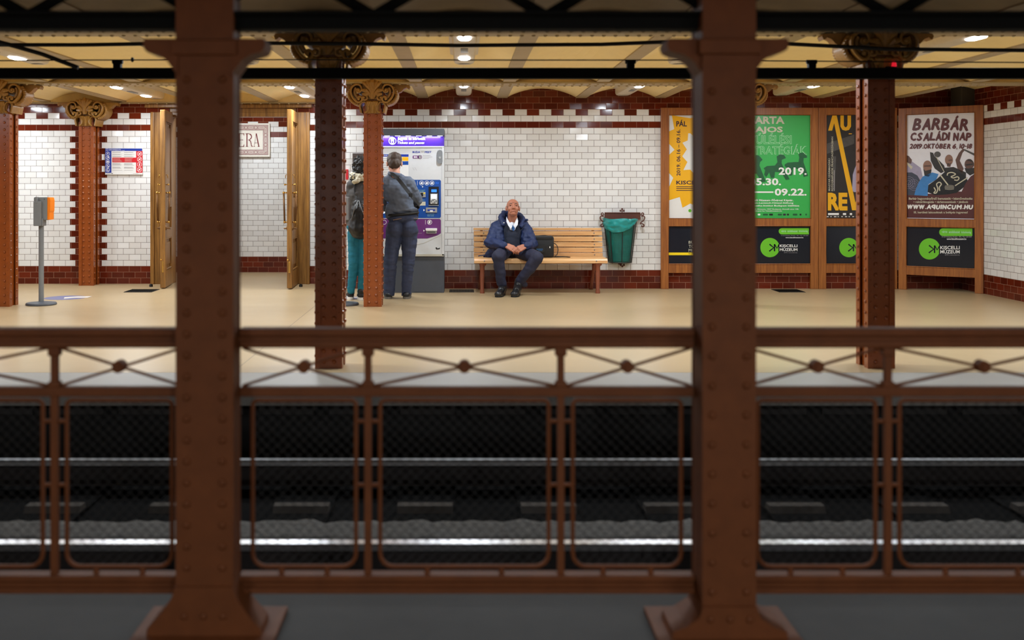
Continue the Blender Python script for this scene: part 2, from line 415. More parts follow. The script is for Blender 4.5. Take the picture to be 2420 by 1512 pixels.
class Print:
    """flat artwork on a vertical plane given by two plan points (x,y); coordinates are photo pixels"""
    def __init__(s, a, b):
        s.a = Vector(a); s.b = Vector(b); t = (s.b-s.a).normalized(); s.n = Vector((t.y, -t.x))
        if s.n.y > 0: s.n = -s.n
        s.mb = MB(); s.step = 0.0006
    def P(s, px, py, layer=0):
        a = s.a+s.n*layer*s.step; k = (px-VX)/F       # ray x = k*d ; plane (p-a).n=0
        d = a.dot(s.n)/(k*s.n.x+s.n.y)
        return Vector((k*d, d, EYE-(py-VY)*d/F))
    def poly(s, pts, mt, layer=1):
        s.mb.add([s.P(x, y, layer) for x, y in pts], [list(range(len(pts)))], mt)
    def tri(s, pts, mt, layer=1):      # concave outline
        from mathutils.geometry import tessellate_polygon
        tr = tessellate_polygon([[Vector((x, y, 0)) for x, y in pts]])
        s.mb.add([s.P(x, y, layer) for x, y in pts], [list(t) for t in tr], mt)
    def rect(s, x0, y0, x1, y1, mt, layer=1): s.poly([(x0, y1), (x1, y1), (x1, y0), (x0, y0)], mt, layer)
    def rrect(s, x0, y0, x1, y1, r, mt, layer=1, corners='1111'):
        pts = []
        for (cx, cy, a0, on) in ((x1-r, y0+r, -90, corners[1]), (x1-r, y1-r, 0, corners[2]), (x0+r, y1-r, 90, corners[3]), (x0+r, y0+r, 180, corners[0])):
            if on == '1':
                for k in range(6): an = math.radians(a0+k*18); pts.append((cx+r*math.cos(an), cy+r*math.sin(an)))
            else: pts.append({-90: (x1, y0), 0: (x1, y1), 90: (x0, y1), 180: (x0, y0)}[a0])
        s.tri(pts, mt, layer)
    def disc(s, cx, cy, r, mt, layer=1, n=28, ry=None):
        s.poly([(cx+r*math.cos(2*PI*k/n), cy+(ry or r)*math.sin(2*PI*k/n)) for k in range(n)], mt, layer)
    def ring(s, cx, cy, r, w, mt, layer=1, n=28):
        vs = []
        for k in range(n):
            c, q = math.cos(2*PI*k/n), math.sin(2*PI*k/n); vs += [s.P(cx+r*c, cy+r*q, layer), s.P(cx+(r-w)*c, cy+(r-w)*q, layer)]
        s.mb.add(vs, [[2*k, 2*((k+1) % n), 2*((k+1) % n)+1, 2*k+1] for k in range(n)], mt)
    def line(s, pts, w, mt, layer=1):
        pts = [Vector(p) for p in pts]
        vs = []; N = len(pts)
        for i, p in enumerate(pts):
            t = (pts[min(i+1, N-1)]-pts[max(i-1, 0)]).normalized(); nn = Vector((-t.y, t.x))*w/2
            vs += [s.P(*(p+nn), layer), s.P(*(p-nn), layer)]
        s.mb.add(vs, [[2*i, 2*i+1, 2*i+3, 2*i+2] for i in range(N-1)], mt)
    def text(s, body, x0, y0, x1, y1, mt, layer=2, bold=0.0, shear=0.0, rot=0):
        vs, fs = text_mesh(body, bold, shear)
        if not vs: return
        ax, bx = min(v[0] for v in vs), max(v[0] for v in vs); ay, by = min(v[1] for v in vs), max(v[1] for v in vs)
        out = []
        for (vx, vy) in vs:
            tx, ty = (vx-ax)/(bx-ax), (vy-ay)/(by-ay)
            if rot == 90: out.append(s.P(x0+(x1-x0)*(1-ty), y1-(y1-y0)*tx, layer))
            else: out.append(s.P(x0+(x1-x0)*tx, y1-(y1-y0)*ty, layer))
        s.mb.add(out, fs, mt)
    def brush(s, body, x0, y0, x1, y1, mt, layer=2, bold=0.03, jit=0.06):
        """hand-lettered line: each letter its own size, lean and height"""
        adv = []
        for ch in body: adv.append(0.36 if ch == ' ' else (0.3 if ch in '.,Ii1:' else (0.5 if ch == '-' else 1.0 if ch in 'MWw' else 0.8)))
        tot = sum(adv); x = x0
        for ch, a in zip(body, adv):
            w = (x1-x0)*a/tot
            if ch != ' ':
                dy = random.uniform(-jit, jit)*(y1-y0)
                top = y0-(0.22*(y1-y0) if ch in 'ÁÓÉÚ' else 0)
                if ch == '.': s.disc(x+w/2, y1-1, (y1-y0)*0.13, mt, layer, 8)
                elif ch == ',': s.line([(x+w*.6, y1-1.5), (x+w*.3, y1+2)], 1.6, mt, layer)
                elif ch == '-': s.rect(x+w*.1, (y0+y1)/2-1, x+w*.9, (y0+y1)/2+1, mt, layer)
                else:
                    sh_ = random.uniform(0.12, 0.3); hw_ = bold*26
                    for k, (ox, oy) in enumerate(((0, 0), (hw_, 0), (-hw_, 0), (0, hw_), (0, -hw_))): s.text(ch, x+w*0.08+ox, top+dy+oy, x+w*0.92+ox, y1+dy+oy, mt, layer+k*.3, 0.0, sh_)
            x += w
    def build(s, name, parent=None): return s.mb.build(name, parent, fixn=False)

# ------------------------------------------------------------------ setting
D_BENCH, D_DOOR, D_NAME = 13.02, 13.67, 15.5
XSTEP, XR, XL = -1.60, 6.11, -9.0
XFL, XFR = -3.79, -2.15          # door opening
def wall(name, a, b, z0, z1, th, mt, holes=None, u0=None, kind='structure'):
    """tiled wall slab from plan point a to b (front face), thickness th away from the camera side given by the left normal"""
    a = Vector(a); b = Vector(b); t = (b-a).normalized(); nn = Vector((-t.y, t.x))
    L = (b-a).length; u0 = 0.0 if u0 is None else u0
    me = bpy.data.meshes.new(name); bm = bmesh.new(); uvl = bm.loops.layers.uv.new('UVMap')
    def P(u, z, k): q = a+t*u+nn*th*k; return (q.x, q.y, z)
    def face(pts):
        f = bm.faces.new([bm.verts.new(P(*p)) for p in pts])
        for l, p in zip(f.loops, pts): l[uvl].uv = (u0+p[0]+(p[2]*th), p[1])
    segs = [(0, L, z0, z1)]
    if holes:
        (h0, h1, hz) = holes; segs = [(0, h0, z0, z1), (h0, h1, hz, z1), (h1, L, z0, z1)]
    for (s0, s1, q0, q1) in segs:
        face([(s0, q0, 0), (s1, q0, 0), (s1, q1, 0), (s0, q1, 0)])
        face([(s1, q0, 1), (s0, q0, 1), (s0, q1, 1), (s1, q1, 1)])
        face([(s0, q0, 1), (s0, q0, 0), (s0, q1, 0), (s0, q1, 1)])
        face([(s1, q0, 0), (s1, q0, 1), (s1, q1, 1), (s1, q1, 0)])
        face([(s0, q1, 0), (s1, q1, 0), (s1, q1, 1), (s0, q1, 1)])
        face([(s0, q0, 1), (s1, q0, 1), (s1, q0, 0), (s0, q0, 0)])
    bm.to_mesh(me); bm.free(); me.materials.append(M[mt])
    o = link(name, me); o['kind'] = kind; return o
ZT = 2.75
wall('wall_bench', (XSTEP, D_BENCH), (XR+0.2, D_BENCH), 0, ZT, 0.8, 'tile', u0=XSTEP+0.332)
wall('wall_door', (XL, D_DOOR), (XSTEP+0.01, D_DOOR), 0, ZT, 0.2, 'tile_q', holes=(XFL-XL, XFR-XL, 2.30), u0=XL+0.332)
wall('wall_right', (XR, D_BENCH+0.1), (XR, 8.6), 0, ZT, 0.3, 'tile', u0=0.02)
wall('wall_lobby', (XFL-1.2, D_NAME), (XFR+1.2, D_NAME), 0, ZT, 0.2, 'tile', u0=0.03)
wall('wall_lobby_left', (XFL-1.2, D_DOOR+0.2), (XFL-1.2, D_NAME), 0, ZT, 0.15, 'tile')
wall('wall_lobby_right', (XFR+1.2, D_NAME), (XFR+1.2, D_DOOR+0.2), 0, ZT, 0.15, 'tile')
wall('wall_left', (XL, -3.2), (XL, D_DOOR), -0.6, ZT, 0.2, 'tile')
wall('wall_far_right', (9.0, 8.7), (9.0, -3.2), -0.6, ZT, 0.2, 'tile')
wall('wall_corner', (XR, 8.6), (9.2, 8.6), -0.6, ZT, 0.2, 'tile')
wall('wall_back', (9.0, -3.2), (XL, -3.2), 0, ZT, 0.2, 'tile')

mb = MB(); mb.box(XL, XR+0.3, 7.16, D_NAME, -0.5, 0, 'floor')
tag(mb.build('floor'), kind='structure')
mb = MB(); mb.box(XL, 9.0, 6.62, 7.16, -0.115, 0.0, 'granite', 0.006); tag(mb.build('trim_1'), kind='structure')
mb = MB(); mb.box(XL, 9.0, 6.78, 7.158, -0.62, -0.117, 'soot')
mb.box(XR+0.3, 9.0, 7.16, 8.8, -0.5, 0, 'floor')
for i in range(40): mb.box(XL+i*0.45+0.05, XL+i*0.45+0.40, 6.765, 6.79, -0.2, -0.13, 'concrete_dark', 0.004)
tag(mb.build('wall_platform_edge'), kind='structure')
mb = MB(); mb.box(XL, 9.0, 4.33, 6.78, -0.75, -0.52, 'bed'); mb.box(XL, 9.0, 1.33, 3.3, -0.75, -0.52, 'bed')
tag(mb.build('floor_track_bed'), kind='structure')
mb = MB(); mb.box(XL, 9.0, 3.3, 4.33, -0.75, -0.385, 'concrete', 0.01); tag(mb.build('floor_plinth'), kind='structure')
mb = MB(); mb.box(XL, 9.0, -3.2, 1.33, -0.5, 0, 'floor'); tag(mb.build('floor_near_platform'), kind='structure')

# vaulted ceiling: flat rib soffits with shallow caps between
RIB0, RIBP, RIBW, ZR, RISE = -0.485, 0.972, 0.13, 2.345, 0.105
def ceiling():
    xs = []; k0 = -9
    for k in range(k0, 10):
        xc = RIB0+RIBP*k; a = xc-RIBW/2; b = xc+RIBW/2
        xs += [(a, ZR+0.012, 'v'), (a, ZR, 'r'), (b, ZR, 'r'), (b, ZR+0.012, 'r')]
        n = 12
        for i in range(1, n):
            t = i/n; x = b+(RIBP-RIBW)*t; s_ = 2*t-1
            xs.append((x, ZR+0.012+RISE*(1-s_*s_), 'v'))
    ys = [-3.4, 3.9, 7.41, 11.16, 13.9]
    mb = MB(); vs = []; fr = []; fv = []
    for y in ys: vs += [(x, y, z) for x, z, _ in xs]
    n = len(xs)
    for j in range(len(ys)-1):
        for i in range(n-1):
            q = [j*n+i, j*n+i+1, (j+1)*n+i+1, (j+1)*n+i]
            (fr if (xs[i][2] == 'r' and xs[i+1][2] == 'r') or (xs[i][2] == 'v' and xs[i+1][2] == 'r' and abs(xs[i][0]-xs[i+1][0]) < 1e-6) else fv).append(q)
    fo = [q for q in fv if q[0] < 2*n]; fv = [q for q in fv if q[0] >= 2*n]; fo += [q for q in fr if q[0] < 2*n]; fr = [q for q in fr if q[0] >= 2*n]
    mb.add(vs, fv, 'cream'); mb.add(vs, fr, 'rib'); mb.add(vs, fo, 'cream_shaded')
    mb.box(XL-0.2, 9.2, -3.4, 13.9, ZT-0.1, ZT+0.1, 'cream')
    o = mb.build('ceiling', fixn=False); o['kind'] = 'structure'
ceiling()
mb = MB(); mb.box(XFL-1.4, XFR+1.4, D_DOOR+0.2, D_NAME+0.1, 2.55, 2.7, 'cream'); tag(mb.build('ceiling_lobby'), kind='structure')

def girder(y, x0, x1, label, z=2.33, w=0.30, mt='girder', rv=0.083):
    t = thing('riveted_girder', label, 'girder', loc=(0, y, z))
    a = MB(); a.box(x0, x1, y-w/2, y+w/2, z, z+0.016, 'rib'); a.box(x0, x1, y-0.05, y+0.05, z+0.016, z+0.22, mt)
    n = int((x1-x0)/rv)
    for i in range(n):
        x = x0+rv*(i+0.5)
        if abs(x) < 5.5:
            for dy in (-0.09, 0.09): a.rivet((x, y+dy, z), (0, 0, -1), 0.016, 'rib')
    a.build('beam', t); return t
girder(11.16, XL, XR, 'cream riveted ceiling girder carried by the two farther gilt-headed columns')
girder(7.41, XL, 9.0, 'cream riveted ceiling girder above the dark columns on the platform edge')
girder(D_DOOR-0.06, XL, XSTEP, 'cream riveted girder along the top of the doorway wall', z=2.322, w=0.12, rv=0.12)

# ------------------------------------------------------------------ capitals and columns
def cap_x(zx): return (zx-880)*0.000351
def cap_z(zy): return 1.26+(260-zy/12.6)/226
def capital_mesh(cx, cy):
    a = MB(); G = 'gold'
    P2 = lambda q: (cx+cap_x(q[0]), cap_z(q[1]))
    mir = lambda q: (1760-q[0], q[1])
    band = [(1275,425),(1300,400),(1335,420),(1330,465),(1270,490),(1210,445),(1195,380),(1230,300),(1310,262),(1400,275),(1480,340),(1515,440),(1500,560),(1450,660),(1380,740),(1300,790),(1220,770),(1180,710),(1195,645),(1250,620),(1300,650),(1295,700),(1250,700)]
    inner = [(1370,350),(1405,450),(1390,560),(1330,650)]
    outer = [(1480,300),(1560,430),(1590,560),(1540,690),(1440,780),(1300,830)]
    low = [(1110,1095),(1030,1040),(1010,940),(1050,830),(1120,770),(1210,800),(1255,880),(1235,1000),(1215,1100)]
    arm = [(1180,200),(1520,225),(1850,245),(1960,250),(1990,300),(1960,370),(1915,350),(1890,320),(1800,360),(1720,450),(1620,490),(1500,470),(1300,420)]
    for side in (0, 1):
        f = (lambda q: P2(q)) if side == 0 else (lambda q: P2(mir(q)))
        bp = [f(q) for q in catmull([Vector(b_) for b_ in band], 4)]
        a.ribbon(bp, 0.017, cy-0.165, cy+0.165, G)
        a.tube([(x, cy-0.165, z) for x, z in bp], 0.011, G, 6)
        a.tube([(x, cy-0.13, z) for x, z in [f(q) for q in catmull([Vector(b_) for b_ in inner], 5)]], 0.018, G, 6)
        ot = [f(q) for q in catmull([Vector(b_) for b_ in outer], 5)]
        a.ribbon(ot, 0.030, cy-0.10, cy+0.10, G)
        for i, (x, z) in enumerate(ot[2:-1:2]): a.ball((x, cy-0.095, z), (.020, .03, .020), G, 8, 6); a.ball((x, cy+0.095, z), (.020, .03, .020), G, 8, 6)
        lp = [f(q) for q in catmull([Vector(b_) for b_ in low], 5)]
        a.ribbon(lp, 0.016, cy-0.135, cy+0.135, G); a.tube([(x, cy-0.135, z) for x, z in lp], 0.010, G, 6)
        poly = [f(q) for q in arm]
        a.prism(poly, 'y', cy-0.05, cy+0.05, G)
        x, z = f((1285, 425)); a.ball((x, cy-0.17, z), 0.018, G, 8, 6)
        x, z = f((1270, 665)); a.ball((x, cy-0.165, z), 0.014, G, 8, 6)
        x, z = f((1140, 650)); a.ball((x, cy-0.165, z), 0.014, G, 8, 6)
        # leaves fanning from the middle
        for tip, r in (((1165, 190), .022), ((1035, 150), .024)):
            a.tube([(x, cy-0.15-0.03*k, z) for (x, z), k in zip([f((890, 680)), f((920, 420)), f(((920+tip[0])/2, (420+tip[1])/2-20)), f(tip)], (0, .6, 1, 1.3))], [.012, .022, r, .012], G, 8)
        for m_, tip in (((1060, 440), (1185, 425)), ((1030, 560), (1170, 545))):
            a.tube([(x, cy-0.15-0.02*k, z) for (x, z), k in zip([f((905, 670)), f((960, 540)), f(m_), f(tip)], (0, .6, 1, .4))], [.012, .02, .026, .014], G, 8)
        sp = [(1040, 600), (1030, 680), (1080, 715), (1150, 710), (1175, 660), (1140, 625), (1105, 655)]
        a.tube([(x, cy-0.16, z) for x, z in [f(q) for q in catmull([Vector(b_) for b_ in sp], 4)]], 0.010, G, 6)
        for zx in (930, 985):
            x0, z0 = f((zx-10, 1090)); x1, z1 = f((zx, 900)); x2, z2 = f((zx+30, 760))
            a.tube([(x0, cy-0.11, z0), (x1, cy-0.125, z1), (x2, cy-0.16, z2)], [.011, .013, .017], G, 7)
    a.tube([(cx, cy-0.12, cap_z(1095)), (cx, cy-0.13, cap_z(900)), (cx, cy-0.155, cap_z(760))], [.016, .017, .02], G, 8)
    a.tube([(cx, cy-0.16, cap_z(690)), (cx, cy-0.17, cap_z(400)), (cx, cy-0.19, cap_z(200)), (cx, cy-0.185, cap_z(95))], [.018, .026, .032, .014], G, 8)
    back = [(600,330),(560,200),(740,140),(880,95),(1020,140),(1200,200),(1160,330),(1120,700),(640,700)]
    a.prism([P2(q) for q in back], 'y', cy-0.135, cy+0.135, G)
    bell = [(700,1110),(660,800),(1100,800),(1060,1110)]
    a.prism([P2(q) for q in bell], 'y', cy-0.115, cy+0.115, G)
    a.box(cx-0.19, cx+0.19, cy-0.15, cy+0.15, cap_z(235), 2.335, G, 0.01)
    return a

def column(cx, cy, label, w=0.172, dp=0.2, top=2.05, pitch=0.0753, cap=True, mt='paint', base=0.0):
    t = thing('riveted_column', label, 'column', 'riveted iron columns on the platform', loc=(cx, cy, base))
    a = MB(); hw, hd = w/2, dp/2
    a.box(cx-hw, cx+hw, cy-hd, cy-hd+0.012, base, top+0.28, mt); a.box(cx-hw, cx+hw, cy+hd-0.012, cy+hd, base, top+0.28, mt)
    a.box(cx-hw+0.012, cx-hw+0.024, cy-hd+.012, cy+hd-.012, base, top+0.28, mt); a.box(cx+hw-0.024, cx+hw-0.012, cy-hd+.012, cy+hd-.012, base, top+0.28, mt)
    for sx in (-1, 1):          # corner angles
        for sy in (-1, 1):
            x0 = cx+sx*hw; a.box(min(x0, x0-sx*0.030), max(x0, x0-sx*0.030), min(cy+sy*(hd+0.010), cy+sy*hd), max(cy+sy*(hd+0.010), cy+sy*hd), base, top+0.02, mt)
            a.box(min(x0, x0+sx*0.008), max(x0, x0+sx*0.008), min(cy+sy*(hd+0.010), cy+sy*(hd-0.055)), max(cy+sy*(hd+0.010), cy+sy*(hd-0.055)), base, top+0.02, mt)
    n = int((top-base)/pitch)
    for i in range(n):
        z = base+0.045+pitch*i
        for dx in (-0.036, 0.036): a.rivet((cx+dx, cy-hd, z), (0, -1, 0), 0.0152, mt); a.rivet((cx+dx, cy+hd, z), (0, 1, 0), 0.0152, mt)
        for sx in (-1, 1):
            for dy in (-0.07, 0.07): a.rivet((cx+sx*(hw+0.008), cy+dy, z+pitch/2), (sx, 0, 0), 0.0135, mt)
            a.rivet((cx+sx*(hw-0.014), cy-hd-0.010, z+pitch/2), (0, -1, 0), 0.006, mt)
    a.build('shaft', t)
    if cap: capital_mesh(cx, cy).build('capital', t, smooth='auto')
    return t
C1 = column(-0.94, 11.17, 'brown riveted column with gilt scrolled capital standing before the ticket machine')
specs = [((-4.83, 11.17), 'brown riveted column with gilt capital cut by the left picture edge, beside the validator post'),
         ((2.93, 11.17), 'riveted column almost hidden behind the big right-hand foreground post, only its gilt scroll showing'),
         ((-0.925, 7.42), 'dark riveted column on the platform edge, in front of the woman with the backpack'),
         ((2.895, 7.42), 'dark riveted platform-edge column with a pale rivet-studded side, in front of the third poster'),
         ((-4.768, D_DOOR-0.16), 'riveted wall column with gilt capital between toothed brown tiles, left of the notice')]
for (x, y), lb in specs:
    c = copy_tree(C1, loc=(x, y, 0)); c['label'] = lb

# foreground posts between the tracks
YC = 3.9
def post(cx, label, pitch, hw, dxr, flare_z, hd):
    t = thing('foreground_post', label, 'column', 'iron posts between the tracks', loc=(cx, YC, -0.385))
    a = MB(); m_ = 'paint_dark'
    a.box(cx-hw, cx+hw, YC-hd, YC-hd+0.014, -0.3, 2.33, m_)
    a.box(cx-hw, cx+hw, YC+hd-0.014, YC+hd, -0.3, 2.33, m_)
    a.box(cx-hw+0.003, cx-hw+0.017, YC-hd+.014, YC+hd-.014, -0.3, 2.33, m_); a.box(cx+hw-0.017, cx+hw-0.003, YC-hd+.014, YC+hd-.014, -0.3, 2.33, m_)
    for i in range(int(2.0/pitch)):
        z = -0.2+pitch*i
        for dx in (-dxr, dxr): a.rivet((cx+dx, YC-hd, z), (0, -1, 0), 0.015, m_)
    a.build('shaft', t)
    b = MB(); z0, z1 = -0.375, flare_z; w0, w1 = 0.205, hw
    prof = [(w1, z1), (w1+0.012, z1-0.04), (w1+(w0-w1)*0.55, (z0+z1)/2-0.01), (w0, z0+0.035), (w0+0.005, z0)]
    for sy in (-1, 1):
        b.prism([(cx+x, z) for x, z in prof]+[(cx-x, z) for x, z in prof[::-1]], 'y', YC+sy*hd, YC+sy*(hd+0.012), m_)
    b.prism([(cx+x, z) for x, z in prof]+[(cx-x, z) for x, z in prof[::-1]], 'y', YC-hd, YC+hd, m_)
    b.box(cx-0.26, cx+0.26, YC-0.2, YC+0.2, -0.385, -0.365, m_, 0.005)
    for dx in (-0.07, 0, 0.07): b.rivet((cx+dx, YC-hd-0.012, z0+0.08), (0, -1, 0), 0.014, m_)
    for dx in (-0.21, 0.21): b.rivet((cx+dx, YC-0.15, -0.365), (0, 0, 1), 0.02, m_)
    b.build('base_flare', t)
    c = MB()
    for s_ in (-1, 1):
        c.prism([(cx+s_*x, z) for x, z in ((hw-.01, 1.66), (hw+.03, 1.715), (hw+.06, 1.735), (hw+.1, 1.745), (0.215, 1.755), (0.222, 1.775), (0.215, 1.795), (hw-.01, 1.795))], 'y', YC-0.07, YC+0.07, m_)
    c.box(cx-hw-0.015, cx+hw+0.015, YC-hd-0.02, YC+hd+0.02, 1.735, 1.79, m_, 0.006)
    c.build('bracket', t)
    return t
post(-0.936, 'large blurred brown riveted foreground post with flared foot, the left one of two', 0.077, 0.105, 0.065, -0.19, 0.062)
post(0.961, 'large blurred brown riveted foreground post with flared foot, the right one of two', 0.106, 0.097, 0.062, -0.25, 0.09)

# lattice girder carried by the posts
t = thing('lattice_girder', 'dark blurred lattice girder running across the top above the foreground posts', 'girder', loc=(0, YC+0.02, 1.84))
a = MB(); a.box(-4.5, 5.0, YC-0.02, YC+0.06, 1.835, 1.885, 'black_iron'); a.box(-4.5, 5.0, YC-0.06, YC+0.1, 1.885, 1.897, 'black_iron'); a.box(-4.5, 5.0, YC-0.02, YC+0.06, 2.26, 2.33, 'black_iron')
a.build('chord', t)
a = MB()
for i in range(-7, 9):
    x0 = -0.97+i*0.64
    for (p, q) in ((0, 0.64), (0.64, 0)):
        a.tube([(x0+p, YC+0.02, 1.89), (x0+q, YC+0.02, 2.27)], 0.022, 'black_iron', 4)
a.build('lattice_bars', t)

# ------------------------------------------------------------------ fence between the tracks
YF = 3.96
def fx(px): return X(px, YF)
def fz(py): return Z(py, YF)
def fence(x0, x1, posts, label):
    """posts: px of the uprights inside the run"""
    t = thing('track_fence', label, 'fence', 'fence runs between the foreground posts', loc=((x0+x1)/2, YF, -0.3))
    m_ = 'paint_dark'
    a = MB(); zt, zb = fz(774), fz(820)
    a.box(x0, x1, YF-0.035, YF+0.035, zt-0.028, zt, m_, 0.006); a.box(x0, x1, YF-0.015, YF+0.015, zb+0.02, zt-0.02, m_); a.box(x0, x1, YF-0.028, YF+0.028, zb, zb+0.026, m_, 0.006)
    a.build('handrail', t)
    a = MB(); a.box(x0, x1, YF-0.02, YF+0.02, fz(935), fz(913), m_, 0.004); a.build('mid_rail', t)
    a = MB(); a.box(x0, x1, YF-0.03, YF+0.03, fz(1396), fz(1383), m_, 0.003); a.box(x0, x1, YF-0.012, YF+0.02, fz(1385), fz(1366), m_); a.box(x0, x1, YF-0.03, YF+0.03, fz(1368), fz(1354), m_, 0.003); a.build('bottom_rail', t)
    ps = [fx(p) for p in posts]
    for x in ps:
        a = MB(); a.box(x-0.013, x+0.013, YF-0.013, YF+0.013, fz(1370), zb+0.01, m_, 0.002)
        a.box(x-0.022, x+0.022, YF-0.02, YF+0.02, fz(840), fz(818), m_, 0.006); a.box(x-0.022, x+0.022, YF-0.02, YF+0.02, fz(914), fz(900), m_, 0.006)
        a.build('upright', t)
    edges = [x0]+ps+[x1]
    for e0, e1 in zip(edges[:-1], edges[1:]):
        g0 = 0.022 if e0 in ps else 0.008; g1 = 0.022 if e1 in ps else 0.008
        xa, xb = e0+g0, e1-g1
        if xb-xa < 0.1: continue
        cx = (e0+e1)/2; zc = fz(865); zA, zB = fz(822), fz(911)
        a = MB()
        for (p, q) in (((xa, zA), (xb, zB)), ((xa, zB), (xb, zA))):
            a.tube([(p[0], YF, p[1]), (q[0], YF, q[1])], 0.0062, m_, 6)
        br = a.build('cross_brace', t)
        a = MB(); a.cyl((cx, YF-0.022, zc), (cx, YF+0.022, zc), 0.023, 0.023, m_, 18); a.cyl((cx, YF-0.028, zc), (cx, YF-0.02, zc), 0.012, 0.014, m_, 14)
        a.build('boss', br)
        # mesh panel with rounded lower corners
        gap = 0.045; pa, pb = e0+(gap if e0 in ps else 0.045), e1-(gap if e1 in ps else 0.045)
        zt2, zb2 = fz(945), fz(1338); r = 0.05
        path = []
        for (qx, qz, a0) in ((pb-r, zb2+r, -90), (pb-0.02, zt2-0.02, 0), (pa+0.02, zt2-0.02, 90), (pa+r, zb2+r, 180)):
            rr = r if a0 in (-90, 180) else 0.02
            for k in range(5):
                an = math.radians(a0+k*22.5); path.append((qx+rr*math.cos(an), YF, qz+rr*math.sin(an)))
        a = MB(); a.tube(path, 0.0085, m_, 6, closed=True)
        for z in (fz(995), fz(1145)):
            if e0 in ps: a.tube([(e0, YF, z), (pa, YF, z)], 0.008, m_, 6)
            if e1 in ps: a.tube([(e1, YF, z), (pb, YF, z)], 0.008, m_, 6)
        for fr_ in (0.28, 0.72): a.cyl((pa+(pb-pa)*fr_, YF, fz(1356)), (pa+(pb-pa)*fr_, YF, zb2), 0.012, 0.008, m_, 8)
        fr = a.build('panel_frame', t)
        a = MB(); stp = 0.040; W_, H_ = pb-pa, zt2-zb2
        k = -int(H_/stp)-1
        while pa+k*stp < pb:
            for sgn in (1, -1):
                xs_ = pa+k*stp if sgn > 0 else pb-k*stp
                lo = max(0.004, -(xs_-pa)) if sgn > 0 else max(0.004, xs_-pb)
                hi = min(H_-0.004, pb-xs_) if sgn > 0 else min(H_-0.004, xs_-pa)
                if hi-lo > 0.02:
                    yy = YF+0.0012*sgn
                    a.tube([(xs_+sgn*lo, yy, zb2+lo), (xs_+sgn*hi, yy, zb2+hi)], 0.0013, 'wire', 3, cap=False)
            k += 1
        tag(a.build('wire_mesh', fr), kind='stuff')
    return t
fence(fx(-420), -1.042, [-325, 130], 'blurred brown crossbar fence with wire mesh, left of the left foreground post')
fence(-0.830, 0.863, [870, 1325], 'blurred brown crossbar fence with wire mesh, between the two foreground posts')
fence(1.059, fx(2800), [2097, 2543], 'blurred brown crossbar fence with wire mesh, right of the right foreground post')

# ------------------------------------------------------------------ track
def rail(y, label, ztop=-0.334):
    t = thing('track_rail', label, 'rail', loc=(0, y, ztop-0.14))
    a = MB(); x0, x1 = -6.5, 7.0
    a.prism([(y-.032, ztop-.001), (y-.034, ztop-.012), (y-.03, ztop-.034), (y-.008, ztop-.045), (y-.008, ztop-.118), (y-.06, ztop-.13), (y-.06, ztop-.14), (y+.06, ztop-.14), (y+.06, ztop-.13), (y+.008, ztop-.118), (y+.008, ztop-.045), (y+.03, ztop-.034), (y+.034, ztop-.012), (y+.032, ztop-.001)], 'x', x0, x1, 'rail_side')
    a.build('rail_body', t)
    a = MB(); a.prism([(y-.0345, ztop-.030), (y-.0345, ztop-.008), (y-.028, ztop), (y+.028, ztop), (y+.0345, ztop-.008), (y+.0345, ztop-.030)], 'x', x0, x1, 'rail_steel'); a.build('running_surface', t)
rail(6.18, 'shiny steel rail next to the platform wall')
rail(4.745, 'shiny steel rail nearest the mesh fence')
S0 = None
for i in range(-8, 10):
    x = X(715, 5.79)+0.672*i
    if S0 is None:
        a = MB(); a.prism([(4.5, -.53), (4.5, -.505), (6.4, -.505), (6.4, -.53)], 'x', x-0.16, x+0.16, 'bed'); a.prism([(5.70, -.51), (5.73, -.472), (5.80, -.472), (5.82, -.51)], 'x', x-0.15, x+0.15, 'sleeper')
        S0 = a.build('track_sleeper', origin=(x, 5.7, -0.52)); tag(S0, 'low concrete sleeper block lying in the sooty track bed between the rails', 'sleeper', 'sleepers of the track')
    else:
        c = S0.copy(); COL.objects.link(c); c.location = (x, 5.7, -0.52)
a = MB()
nx, ny = 260, 10
vs = []
for j in range(ny+1):
    for i in range(nx+1):
        x = -6+13*i/nx; y = 5.02+0.42*j/ny
        e = min(j, ny-j)/2.0
        vs.append((x, y, -0.52+min(1, e)*0.085+0.02*noise.noise((x*22, y*22, 0))+0.012*noise.noise((x*60, y*60, 5))))
a.add(vs, [[j*(nx+1)+i, j*(nx+1)+i+1, (j+1)*(nx+1)+i+1, (j+1)*(nx+1)+i] for j in range(ny) for i in range(nx)], 'gravel')
o = a.build('track_ballast', smooth=True); tag(o, 'strip of grey crushed stone between the rails', 'gravel', kind='stuff')

